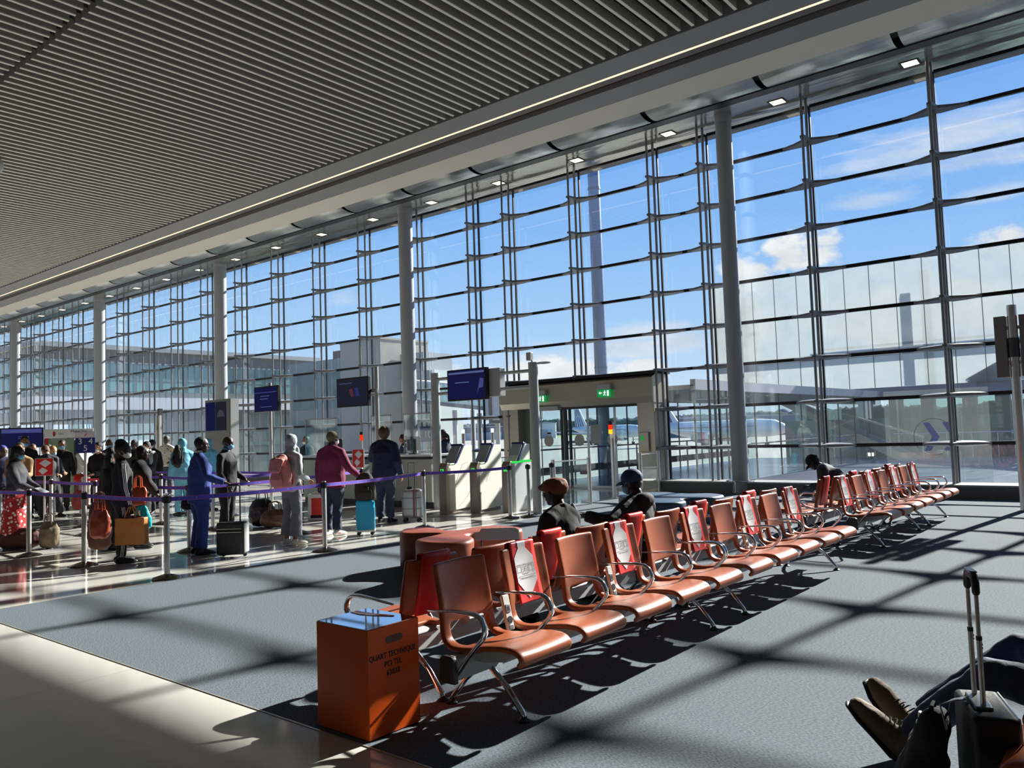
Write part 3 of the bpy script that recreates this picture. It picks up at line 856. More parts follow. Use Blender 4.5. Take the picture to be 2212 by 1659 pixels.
# ------------------------------------------------------------------ displays
def display(name, label, c, w, h, yaw, tilt=0.0, post=None, lines=(), m=None, bars=()):
    """yaw 0 faces -Y"""
    e = empty(name, label, 'display screen', (c[0], c[1], 0), yaw)
    hs = part('housing', MB().box((0, 0.03, c[2]), (w, 0.08, h)), DARK, e, bevel=0.006)
    s = part('screen', MB().box((0, -0.012, c[2]), (w - 0.06, 0.004, h - 0.06)), m or SCREEN, e)
    mb = MB()
    for (x0, z0, x1, z1) in lines:
        mb.span((x0 * w, -0.0165, c[2] + z0 * h), (x1 * w, -0.0145, c[2] + z1 * h))
    if lines: part('screen_text', mb, SCRTXT, s)
    if bars:
        mb = MB()
        for (x0, z0, x1, z1) in bars: mb.span((x0 * w, -0.016, c[2] + z0 * h), (x1 * w, -0.0142, c[2] + z1 * h))
        part('screen_band', mb, SCRBLUE, s)
    if post:
        part('post', MB().cyl((post[0], 0.12, 0), (post[0], 0.12, post[1]), post[2]), post[3] if len(post) > 3 else STEEL, e, smooth=40)
        part('arm', MB().box((post[0] * 0.6, 0.10, c[2]), (abs(post[0]) * 0.9 + 0.08, 0.05, 0.08)), STEEL, e)
        part('base', MB().lathe([(0, 0), (0.19, 0), (0.17, 0.02), (0, 0.025)], 28, (post[0], 0.12, 0)), STEEL, e, smooth=40)
    return e
display('information_screen', 'dark blue screen on a steel post, left of the two beside the counter', (-18.0, 12.0, 2.68), 1.05, 0.66, 0, post=(0.0, 3.1, 0.045), lines=[(-0.22, 0.1, 0.15, 0.125), (-0.24, -0.01, 0.1, 0.015), (-0.2, -0.32, 0.25, -0.30)], bars=[(-0.46, 0.24, 0.46, 0.27)])
display('information_screen', 'dark screen on a steel post, between the counter screen and the hanging gantry screen', (-14.55, 12.0, 2.66), 1.13, 0.68, 0, post=(0.70, 3.2, 0.05), m=SCREENDK, lines=[(-0.4, 0.3, 0.0, 0.315)])
mb = MB(); mb.prism([(-14.58, 2.54), (-14.66, 2.72), (-14.54, 2.75), (-14.48, 2.56)], 0.002, 'y', 11.9835); part('red_shape', mb, emit_mat('dim_red', (74, 40, 52), 1), None)
_o = bpy.data.objects['red_shape']; _p = [o for o in bpy.data.objects if o.name.startswith('information_screen')][-1]; _o.parent = _p; _o.matrix_parent_inverse = Matrix.Translation((14.55, -12.0, 0))
mb = MB(); mb.prism([(-14.42, 2.54), (-14.47, 2.74), (-14.36, 2.77), (-14.28, 2.57)], 0.002, 'y', 11.9835); _o = part('blue_shape', mb, emit_mat('dim_blue', (36, 42, 92), 1), _p); _o.matrix_parent_inverse = Matrix.Translation((14.55, -12.0, 0))
display('information_screen', 'wide dark blue screen above the crowd at the far left', (-24.6, 8.6, 1.90), 1.05, 0.56, math.radians(62), post=(-0.30, 2.2, 0.04, DARKGREY), lines=[(-0.25, 0.33, 0.2, 0.36), (-0.08, 0.05, 0.18, 0.07), (-0.08, -0.04, 0.15, -0.02), (0.0, -0.36, 0.24, -0.33)], bars=[(-0.46, 0.24, 0.46, 0.44)])
# pylon with two tall screens
e = empty('display_pylon', 'tall grey pylon carrying two dark portrait screens in front of a column', 'display pylon', (-22.0, 13.0, 0))
part('body', MB().span((-0.72, 0.0, 0), (0.62, 0.30, 2.88)), mat('pylon_grey', (128, 128, 132), 0.5), e, bevel=0.01)
part('side_trim', MB().span((0.62, 0.02, 0), (0.67, 0.28, 2.88)), LIGHTGREY, e)
part('blue_screen', MB().span((-0.66, -0.012, 1.95), (-0.16, 0.0, 2.80)), SCREEN, e)
part('grey_screen', MB().span((-0.12, -0.012, 1.95), (0.46, 0.0, 2.80)), SCREENDK, e)
part('screen_picture', MB().prism([(-0.04, 2.36), (0.40, 2.36), (0.28, 2.54), (0.12, 2.58), (0.02, 2.48)], 0.002, 'y', -0.015), emit_mat('dim_grey', (58, 56, 66), 1), e)
# shop sign with red edge
e = empty('shop_sign', 'white fascia sign reading Make the, with red end, over a dark kiosk', 'shop sign', (-25.2, 9.9, 0), math.radians(66))
part('fascia', MB().span((-0.86, 0, 1.88), (0.80, 0.12, 2.14)), PANEL, e, bevel=0.005)
part('red_band', MB().span((0.32, -0.012, 1.80), (0.80, 0.10, 1.88)), RED, e)
text('Make the', 0.115, BLACKINK, e, (0.42, -0.003, 2.06), (PI/2, 0, 0))
lg = MB()
for x in (-0.72, -0.22): lg.ell((x, -0.004, 2.0), (0.035, 0.004, 0.075))
part('red_emblem', lg, mat('emblem_red', (178, 46, 46), 0.5), e, smooth=True)
ln = MB()
for x in (-0.62, -0.12): ln.span((x, -0.004, 1.98), (x + 0.16, -0.001, 2.0)).span((x, -0.004, 2.02), (x + 0.12, -0.001, 2.03))
part('small_print', ln, mat('print_grey', (150, 150, 155), 0.6), e)
part('dark_wall', MB().span((0.30, 0.02, 0), (0.78, 0.10, 1.80)), mat('kiosk_dark', (48, 44, 46), 0.6), e)
part('red_post', MB().span((-0.46, 0.02, 0), (-0.37, 0.10, 1.88)), mat('kiosk_red', (170, 34, 34), 0.5), e)
part('green_glass', MB().span((-0.37, 0.05, 0), (0.30, 0.07, 1.85)), mat('kiosk_glass', (128, 146, 120), 0.2), e)
part('side_post', MB().span((-0.86, 0.02, 0), (-0.80, 0.10, 1.88)), LIGHTGREY, e)
# tall light post beside the travellers (slim double column)
e = empty('light_column', 'slim grey and white luminaire column behind the crowd', 'lamp post', (-26.0, 13.2, 0))
part('post', MB().span((-0.06, 0, 0), (0.06, 0.12, 2.78)), DARKGREY, e)
part('wing', MB().span((-0.20, -0.02, 1.3), (-0.08, 0.02, 2.55)), STEEL, e); part('wing', MB().span((0.05, -0.02, 1.3), (0.17, 0.02, 2.55)), WHITE, e)
# pylon at the right edge
e = empty('display_post', 'tall steel post with two grey angled panels at the right edge', 'display post', (-1.96, 16.1, 0), 0)
part('post', MB().cyl((0, 0, 0), (0, 0, 3.52), 0.075), STEEL, e, smooth=40)
part('collar', MB().lathe([(0, 2.62), (0.085, 2.62), (0.085, 2.95), (0, 2.95)], 24), DARKGREY, e, smooth=40)
part('socket_plate', MB().box((-0.02, -0.08, 2.50), (0.06, 0.02, 0.10)), LIGHTGREY, e, bevel=0.004)
PN = mat('panel_taupe', (118, 112, 112), 0.45, 0.2)
part('panel', MB().prism([(-0.28, -0.02), (-0.10, -0.06), (-0.08, 0.04), (-0.25, 0.07)], 1.06, 'z', 2.28), PN, e, bevel=0.006)
part('panel', MB().prism([(0.10, -0.06), (0.30, -0.02), (0.27, 0.07), (0.09, 0.04)], 1.06, 'z', 2.28), PN, e, bevel=0.006)
part('bracket', MB().span((-0.2, -0.02, 2.5), (0.2, 0.03, 2.56)).span((-0.2, -0.02, 3.1), (0.2, 0.03, 3.16)), STEEL, e)

# ------------------------------------------------------------------ gantry with hanging screen
e = empty('screen_gantry', 'light grey two-post gantry holding a dark blue screen above the boarding gates', 'gantry', (-11.0, 12.5, 0))
GP = mat('gantry_grey', (176, 182, 182), 0.42, 0.1, 0.03)
part('post', MB().cyl((1.36, 0, 0), (1.36, 0, 2.98), 0.095, n=28), GP, e, smooth=40)
part('post', MB().cyl((-1.36, 0, 0), (-1.36, 0, 2.96), 0.095, n=28), GP, e, smooth=40)
for z in (2.50, 2.82): part('crossbar', MB().cyl((-1.36, 0, z), (1.36, 0, z), 0.035), GP, e, smooth=40)
part('screen_mount', MB().span((0.12, -0.04, 2.36), (0.52, 0.14, 2.94)), LIGHTGREY, e, bevel=0.01)
h = part('housing', MB().box((-0.30, -0.10, 2.64), (1.10, 0.10, 0.66)), DARK, e, bevel=0.008)
s = part('screen', MB().box((-0.30, -0.153, 2.64), (1.04, 0.004, 0.60)), SCREEN, e)
part('screen_band', MB().span((-0.80, -0.157, 2.87), (0.20, -0.155, 2.91)).span((-0.62, -0.157, 2.68), (-0.22, -0.155, 2.70)), SCRTXT, s)
part('screen_picture', MB().prism([(0.0, 2.44), (0.09, 2.76), (0.19, 2.74), (0.17, 2.56), (0.06, 2.55)], 0.002, 'y', -0.158), SCRBLUE, s)
part('spotlight', MB().box((1.30, -0.02, 3.10), (0.11, 0.10, 0.16)).cyl((1.34, 0, 2.97), (1.34, 0, 3.03), 0.02), LIGHTGREY, e, bevel=0.01)
part('antenna_disc', MB().ell((1.62, 0, 2.95), (0.16, 0.13, 0.022)).cyl((1.40, 0, 2.95), (1.52, 0, 2.95), 0.02), LIGHTGREY, e, smooth=40)

# ------------------------------------------------------------------ boarding gates
GW = mat('gate_white', (214, 212, 205), 0.35, 0, 0.03)
GB = mat('gate_navy', (38, 46, 92), 0.35)
GT = mat('gate_taupe_steel', (150, 140, 128), 0.35, 0.7, 0.06)
GS = mat('gate_grey_face', (168, 172, 178), 0.28, 0.3)
dvec = math.radians(104)
def gate(label, loc, curved=False):
    e = empty('boarding_gate', label, 'boarding gate', loc, dvec, 'self-service boarding gates')
    part('steel_pedestal', MB().prism([(-0.10, 0.0), (0.03, 0.0), (0.03, 1.03), (-0.02, 1.03), (-0.10, 0.95)], 0.17, 'y', 0.0), GT, e, bevel=0.006)
    g = part('arrow_light', MB().span((-0.106, 0.05, 0.83), (-0.10, 0.125, 0.91)), GREENL, e)
    part('arrow_mark', MB().prism([(0.112, 0.845), (0.112, 0.895), (0.068, 0.895), (0.08, 0.883), (0.066, 0.862), (0.075, 0.854), (0.092, 0.874), (0.102, 0.864)], 0.001, 'x', -0.1075), mat('arrow_dark', (24, 90, 40), 0.5), g)
    part('plinth', MB().span((-0.02, 0.03, 0), (1.0, 0.20, 0.05)), GT, e)
    if curved:
        pts = [(0.10 + 0.19 * math.cos(PI / 2 + PI * i / 12), 0.10 + 0.16 * math.sin(PI / 2 + PI * i / 12)) for i in range(13)]
        pts = [(0.12 - 0.12 * math.sin(PI * i / 12), 0.10 - 0.14 * math.cos(PI * i / 12)) for i in range(13)] + [(0.95, 0.24), (0.95, -0.04)]
        part('pillar', MB().prism(pts, 0.98, 'z', 0.0), LIGHTGREY, e, smooth=50)
        part('status_light', MB().prism([(p[0] * 1.01 - 0.004, p[1] * 1.03 - 0.003) for p in pts], 0.035, 'z', 0.985), GREENL, e)
        zt = 1.02
    else:
        part('cabinet', MB().prism([(0.03, 0.05), (1.05, 0.05), (1.05, 1.36), (0.62, 1.36), (0.30, 1.02), (0.06, 0.99), (0.03, 0.96)], 0.22, 'y', 0.0), GW, e, bevel=0.008)
        part('reader_tray', MB().span((0.05, -0.01, 0.985), (0.30, 0.23, 1.015)), mat('tray_pale_green', (190, 215, 195), 0.3), e, bevel=0.006)
        part('groove', MB().prism([(0.30, 0.62), (0.60, 0.98), (0.86, 1.02), (0.86, 1.01), (0.605, 0.97), (0.315, 0.62)], 0.002, 'y', -0.0018).prism([(0.40, 0.10), (0.80, 0.30), (0.95, 0.45), (0.96, 0.44), (0.81, 0.29), (0.42, 0.10)], 0.002, 'y', -0.0018), GS, e)
        part('slot', MB().span((0.06, -0.003, 0.80), (0.085, 0.0, 0.92)), BLACKINK, e)
        part('beacon_post', MB().cyl((0.90, 0.12, 1.34), (0.90, 0.12, 1.62), 0.035), STEEL, e, smooth=40)
        part('beacon_lamp', MB().cyl((0.90, 0.12, 1.62), (0.90, 0.12, 1.71), 0.036), WHITEL, e, smooth=40)
        zt = 1.02
    if curved: part('top_wedge', MB().prism([(0.22, zt), (0.95, zt), (0.95, 1.36), (0.60, 1.36)], 0.22, 'y', 0.0), GW, e, bevel=0.01)
    part('display_face', MB().prism([(0.255, 1.03), (0.285, 1.02), (0.60, 1.375), (0.57, 1.385)], 0.23, 'y', -0.005), GS, e, bevel=0.004)
    part('navy_frame', MB().prism([(0.26, 1.01), (0.33, 1.01), (0.68, 1.375), (0.58, 1.40), (0.545, 1.375), (0.60, 1.37)], 0.03, 'y', -0.025).prism([(0.545, 1.365), (0.72, 1.365), (0.72, 1.385), (0.57, 1.405)], 0.26, 'y', -0.02), GB, e, bevel=0.004)
gate('leftmost white boarding gate with sloped screen', (-11.42, 11.86, 0))
gate('middle white boarding gate with sloped screen', (-10.90, 12.22, 0))
gate('boarding gate with curved grey pillar and glowing green band, half behind the gantry post', (-10.32, 12.55, 0), True)
tm = MB(); bmx = tm.bm
tm.box((0, 0, 0.005), (1.2, 0.35, 0.01))
tag(part('floor_grille', tm, mat('grille', (150, 145, 130), 0.4, 0.6, 0.3, 90), None, loc=(-11.25, 11.45, 0), rz=math.radians(37)), 'thin metal mat on the floor in front of the boarding gates', 'floor mat')

# ------------------------------------------------------------------ staff counters
FROST = mat('frosted_green_panel', (176, 186, 172), 0.25, 0, 0.05, 2)
def counter(label, x0, x1, y, scr):
    e = empty('service_counter', label, 'counter', ((x0 + x1) / 2, y, 0))
    w = (x1 - x0) / 2
    part('front_panel', MB().span((-w, 0.05, 0.14), (w, 0.09, 1.08)), FROST, e, bevel=0.004)
    part('kick_plate', MB().span((-w, 0.09, 0), (w, 0.6, 0.14)), DARKGREY, e)
    part('body', MB().span((-w, 0.09, 0.14), (w, 0.70, 1.08)), LIGHTGREY, e)
    part('worktop', MB().span((-w - 0.04, 0.0, 1.14), (w + 0.04, 0.75, 1.19)), STEEL, e, bevel=0.004)
    part('shadow_gap', MB().span((-w, 0.03, 1.08), (w, 0.72, 1.14)), DARK, e)
    for a, b in scr:
        g = part('glass_screen', MB().span((a, 0.12, 1.20), (b, 0.13, 2.10)), SNEEZE, e)
        part('glass_edge', MB().span((a, 0.115, 2.09), (b, 0.135, 2.115)).span((a, 0.115, 1.19), (a + 0.022, 0.135, 2.11)).span((b - 0.022, 0.115, 1.19), (b, 0.135, 2.11)), LIGHTGREY, g)
    return e
ca = counter('left staff counter with tall glass screen, behind the purple jacket', -17.15, -14.9, 12.45, [(-1.12, 0.15)])
cb = counter('right staff counter with tall glass screen, left of the boarding gates', -14.6, -12.55, 12.45, [(0.10, 0.98), (-1.0, -0.30)])
# monitors on the counters
def monitor(label, loc, yaw):
    e = empty('counter_monitor', label, 'monitor', loc, yaw)
    part('housing', MB().prism([(-0.03, 0.08), (0.03, 0.08), (0.0, 0.40), (-0.04, 0.40)], 0.46, 'x', -0.23).xf(Matrix.Rotation(0, 4, 'Z')), DARK, e, bevel=0.008)
    part('stand', MB().box((0, 0.02, 0.07), (0.08, 0.05, 0.14)).box((0, 0.02, 0.01), (0.24, 0.18, 0.02)), DARK, e)
    part('cable', MB().tube([(0.0, -0.04, 0.30), (0.05, -0.06, 0.2), (0.02, -0.05, 0.1), (0.06, -0.02, 0.02)], 0.006), LIGHTGREY, e)
monitor('black monitor on the left counter, beside the plum jacket head', (-16.15, 12.75, 1.19), 0.2)
monitor('black monitor on the right counter beside the blue gate sign', (-13.30, 12.72, 1.19), -0.1)
e = empty('gate_number_sign', 'blue sign with white characters standing on the counter before the column', 'sign', (-13.68, 13.5, 1.0), 0.1)
part('plate', MB().span((-0.20, 0, 0.45), (0.24, 0.03, 0.82)), mat('sign_blue', (28, 48, 130), 0.4), e, bevel=0.004)
part('stem', MB().span((-0.02, 0.005, -0.995), (0.02, 0.025, 0.45)), STEEL, e)
text('10', 0.24, WINK, e, (0.04, -0.003, 0.62), (PI/2, 0, 0))
tag(part('paper_stack', MB().box((0, 0, 0.012), (0.30, 0.20, 0.024)), WHITE, None, loc=(-13.75, 12.58, 1.19), rz=0.05), 'white paper stack on the right counter by the glass', 'papers')
tag(part('paper_stack', MB().box((0, 0, 0.012), (0.34, 0.20, 0.024)), WHITE, None, loc=(-16.6, 12.52, 1.19), rz=0.02), 'white paper stack on the left counter behind the purple jacket', 'papers')
e = empty('desk_beacon', 'small red-topped black beacon on the counter between the two heads', 'beacon lamp', (-15.1, 12.7, 1.19))
part('stem', MB().cyl((0, 0, 0), (0, 0, 0.34), 0.02), STEEL, e, smooth=40)
part('lamp', MB().cyl((0, 0, 0.34), (0, 0, 0.48), 0.04), emit_mat('beacon_red', (220, 50, 20), 1.2), e, smooth=40)
part('cap', MB().cyl((0, 0, 0.48), (0, 0, 0.55), 0.041), DARK, e, smooth=40)
def notice(label, loc, yaw, w, h, frame=True):
    e = empty('distance_poster', label, 'poster', loc, yaw)
    part('sheet', MB().box((0, 0, 0), (w, 0.008, h)), RED, e)
    mb = MB()
    mb.prism([(-0.30 * w, 0.24 * h), (0.06 * w, 0.46 * h), (0.42 * w, 0.24 * h), (0.06 * w, -0.02 * h)], 0.002, 'y', -0.0065)
    mb.prism([(-0.34 * w, -0.22 * h), (-0.10 * w, -0.02 * h), (0.22 * w, -0.22 * h), (-0.10 * w, -0.46 * h)], 0.002, 'y', -0.0067)
    part('white_diamonds', mb, PANEL, e)
    part('stand', MB().cyl((0, 0.03, -loc[2]), (0, 0.03, -h * 0.4), 0.018).lathe([(0, -loc[2]), (0.15, -loc[2]), (0.14, -loc[2] + 0.015), (0, -loc[2] + 0.02)], 24, (0, 0.03, 0)), STEEL, e, smooth=40)
    part('frame', MB().span((-w/2 - 0.012, -0.004, h/2), (w/2 + 0.012, 0.012, h/2 + 0.012)).span((-w/2 - 0.012, -0.004, -h/2 - 0.012), (w/2 + 0.012, 0.012, -h/2)).span((-w/2 - 0.012, -0.004, -h/2), (-w/2, 0.012, h/2)).span((w/2, -0.004, -h/2), (w/2 + 0.012, 0.012, h/2)), STEEL, e)
notice('red poster with white diamonds held up before the woman in the grey jacket', (-15.95, 5.95, 1.26), math.radians(65), 0.27, 0.30)
notice('red poster with white diamonds on a stand between the purple and navy jackets', (-12.9, 10.75, 1.18), 0.2, 0.28, 0.36)

# ------------------------------------------------------------------ door portal
e = empty('door_1', 'aluminium-framed glass door portal to the apron under a wide metal lintel', 'door', (-12.55, 18.5, 0), 0, kind='structure')
part('lintel', MB().prism([(-0.42, 2.26), (-0.50, 2.42), (-0.46, 2.90), (-0.20, 3.02), (0.40, 3.02), (0.40, 2.26)], 5.05, 'x', -2.62), ALU, e, smooth=30)
part('lintel_cap', MB().span((-2.62, -0.40, 3.0), (2.50, 0.42, 3.08)), BLACKBAR, e)
part('jamb', MB().span((-2.62, -0.36, 0), (-2.05, 0.36, 2.28)), ALU, e, bevel=0.01)
part('jamb_glass', MB().span((-2.05, -0.10, 0.05), (-1.52, -0.02, 2.28)), mat('smoked_green_glass', (120, 134, 126), 0.12, 0, 0.05), e)
part('jamb', MB().span((1.92, -0.36, 0), (2.42, 0.36, 2.40)), ALU, e, bevel=0.01)
part('sensor_bar', MB().span((-1.42, -0.52, 2.18), (-0.50, -0.35, 2.30)), LIGHTGREY, e, bevel=0.01)
part('door_track', MB().span((-1.52, -0.05, 2.20), (1.92, 0.05, 2.28)), DARKGREY, e)
for a, b in ((-1.50, -0.75), (-0.72, 0.12), (0.14, 1.0), (1.02, 1.90)):
    g = part('door_leaf', MB().span((a, -0.006, 0.03), (b, 0.006, 2.20)), DOORGLASS, e)
    part('leaf_frame', MB().span((a, -0.02, 0.02), (b, 0.02, 0.07)).span((a, -0.015, 0.02), (a + 0.02, 0.015, 2.2)).span((b - 0.02, -0.015, 0.02), (b, 0.015, 2.2)), STEEL, g)
for x in (-0.74, -0.60, -0.46): part('door_stile', MB().span((x - 0.025, -0.05, 0), (x + 0.025, 0.03, 2.2)), DARKGREY, e)
for x, z in ((-1.22, 1.33), (-0.16, 1.33), (0.92, 1.33)):
    part('door_disc', MB().cyl((x, -0.016, z), (x, -0.010, z), 0.165, n=32), mat('disc_grey', (186, 188, 186), 0.5), e)
part('door_notice', MB().span((0.22, -0.016, 1.22), (0.55, -0.010, 1.74)), LIGHTGREY, e)
part('disc_clip', MB().span((-1.27, -0.02, 1.52), (-1.15, -0.006, 1.57)), BLACKINK, e)
part('prohibition_sign', MB().span((-0.40, 0.30, 0.36), (-0.12, 0.32, 0.62)), RED, e)
part('threshold', MB().span((-2.6, -0.4, 0), (2.4, 0.4, 0.012)), ALU, e)
def exit_sign(label, x, z):
    s = empty('exit_sign', label, 'exit sign', (x, 17.93, z))
    part('mount', MB().box((0, 0.0, 0.17), (0.42, 0.10, 0.13)), LIGHTGREY, s, bevel=0.006)
    part('panel', MB().box((0, 0.0, 0.0), (0.40, 0.05, 0.19)), GREENS, s)
    mb = MB()
    mb.prism([(0.10, -0.075), (0.16, -0.075), (0.16, 0.075), (0.10, 0.075)], 0.002, 'y', -0.0275)
    mb.prism([(-0.16, 0.01), (-0.11, 0.055), (-0.11, 0.025), (-0.055, 0.025), (-0.055, -0.005), (-0.11, -0.005), (-0.11, -0.035)], 0.002, 'y', -0.0275)
    mb.ell((0.035, -0.027, 0.06), (0.016, 0.001, 0.016))
    mb.prism([(0.015, 0.04), (0.05, 0.045), (0.07, 0.01), (0.055, 0.0), (0.045, 0.015), (0.04, -0.02), (0.06, -0.06), (0.045, -0.07), (0.02, -0.03), (-0.005, -0.065), (-0.02, -0.055), (0.012, -0.005), (0.01, 0.02), (-0.01, 0.01), (-0.015, 0.025)], 0.002, 'y', -0.0275)
    part('pictogram', mb, WHITEL, s)
exit_sign('green emergency exit sign at the left end of the door lintel', -13.62, 2.52)
exit_sign('green emergency exit sign at the right half of the door lintel', -11.48, 2.56)
# traffic-light post in the glass barrier and the barrier itself
e = empty('signal_post', 'slim steel post with red and amber lamps in front of the doors', 'signal post', (-10.10, 16.05, 0))
part('post', MB().cyl((0, 0, 0), (0, 0, 1.40), 0.055), STEEL, e, smooth=40)
part('lamp_stem', MB().box((0, 0, 1.58), (0.10, 0.08, 0.38)), STEEL, e, bevel=0.01)
part('amber_lamp', MB().cyl((0.0, -0.07, 1.50), (0.0, -0.07, 1.60), 0.045), emit_mat('amber_lamp', (255, 160, 40), 2.0), e, smooth=40)
part('red_lamp', MB().cyl((0.0, -0.07, 1.60), (0.0, -0.07, 1.71), 0.045), emit_mat('red_lamp', (240, 40, 20), 1.6), e, smooth=40)
part('lamp_cap', MB().cyl((0.0, -0.07, 1.71), (0.0, -0.07, 1.80), 0.046), DARK, e, smooth=40)
part('base', MB().lathe([(0, 0), (0.09, 0), (0.085, 0.012), (0, 0.016)], 24), STEEL, e, smooth=40)
def rail(label, ps, top=True):
    e = empty('glass_barrier', label, 'glass barrier', (0, 0, 0))
    for x, y in ps: part('post', MB().cyl((x, y, 0), (x, y, 1.02), 0.045), STEEL, e, smooth=40)
    for (x0, y0), (x1, y1) in zip(ps, ps[1:]):
        d = V((x1 - x0, y1 - y0, 0)); L = d.length; d.normalize()
        c = V(((x0 + x1) / 2, (y0 + y1) / 2, 0.51)); a = math.atan2(d.y, d.x)
        part('glass_pane', MB().box((c.x, c.y, 0.53), (L - 0.12, 0.012, 0.86), a), CLEAR, e)
        part('top_rail', MB().box((c.x, c.y, 0.975), (L - 0.06, 0.04, 0.025), a), STEEL, e)
rail('glass barrier panel between steel posts, left of the entrance behind the brown cap', [(-9.86, 13.35), (-9.80, 14.58)])
rail('glass barrier panel between steel posts, right of the signal post', [(-9.85, 16.85), (-10.0, 18.0)])
rail('steel-posted glass barrier along the left side of the door approach', [(-13.2, 13.6), (-13.2, 15.2), (-13.2, 16.8)])
# intercom on jamb
e = empty('intercom', 'small steel intercom box with green key on the right door jamb', 'intercom', (-10.42, 18.10, 1.25))
part('box', MB().box((0, 0, 0), (0.26, 0.07, 0.50)), ALU, e, bevel=0.01)
part('green_key', MB().box((-0.05, -0.04, 0.10), (0.07, 0.02, 0.12)), GREENS, e)
# dome camera under the ceiling, upper left edge
e = empty('dome_camera', 'pale round camera head hanging below the slats at the left edge', 'camera', (-22.85, 7.35, 9.1))
part('body', MB().ell((0, 0, -0.22), (0.19, 0.19, 0.24)), LIGHTGREY, e, smooth=True)
part('stem', MB().cyl((0, 0, -0.05), (0, 0, -0.002), 0.05), LIGHTGREY, e, smooth=40)
part('lens', MB().ell((-0.05, 0.02, -0.42), (0.07, 0.07, 0.06)), DARK, e, smooth=True)
# ------------------------------------------------------------------ people
SK = {'dark': mat('skin_dark', (86, 56, 42), 0.5, 0, 0.06, 20), 'deep': mat('skin_deep', (58, 38, 30), 0.5, 0, 0.06, 20), 'mid': mat('skin_mid', (150, 100, 74), 0.5, 0, 0.06, 20), 'light': mat('skin_light', (205, 158, 130), 0.5, 0, 0.05, 20)}
def cloth(name, c, rough=0.85, var=0.14, sc=40): return mat('cloth_' + name, c, rough, 0, var, sc, 0.15)
EYE = mat('eye_dark', (20, 16, 14), 0.2)
HB = mat('hair_black', (17, 15, 15), 0.6, 0, 0.3, 80, 0.4); HBR = mat('hair_brown', (92, 60, 40), 0.6, 0, 0.25, 80, 0.4)
HGR = mat('hair_grey', (92, 88, 84), 0.6, 0, 0.25, 80, 0.4); HBL = mat('hair_blond', (176, 132, 84), 0.6, 0, 0.2, 80, 0.4)
MW = mat('mask_white', (226, 226, 222), 0.8, 0, 0.04); MBL = mat('mask_blue', (120, 182, 214), 0.8, 0, 0.05)

def ry(p, c, a):
    """rotate p about c in the fore-aft plane; positive leans forward"""
    q = V(p) - V(c); ca, sa = math.cos(a), math.sin(a)
    return V((q.x * ca + q.z * sa, q.y, -q.x * sa + q.z * ca)) + V(c)
def ik(sh, hand, l1, l2, pole):
    d = hand - sh; L = d.length
    if L > (l1 + l2) * 0.995:
        d = d * ((l1 + l2) * 0.995 / L); hand = sh + d; L = d.length
    a = (l1 * l1 - l2 * l2 + L * L) / (2 * L); h = math.sqrt(max(0.0, l1 * l1 - a * a))
    n = d.normalized(); p = V(pole); p = (p - n * p.dot(n))
    if p.length < 1e-4: p = V((0, 0, -1)) - n * n.z * -1
    p.normalize()
    return sh + n * a + p * h, hand

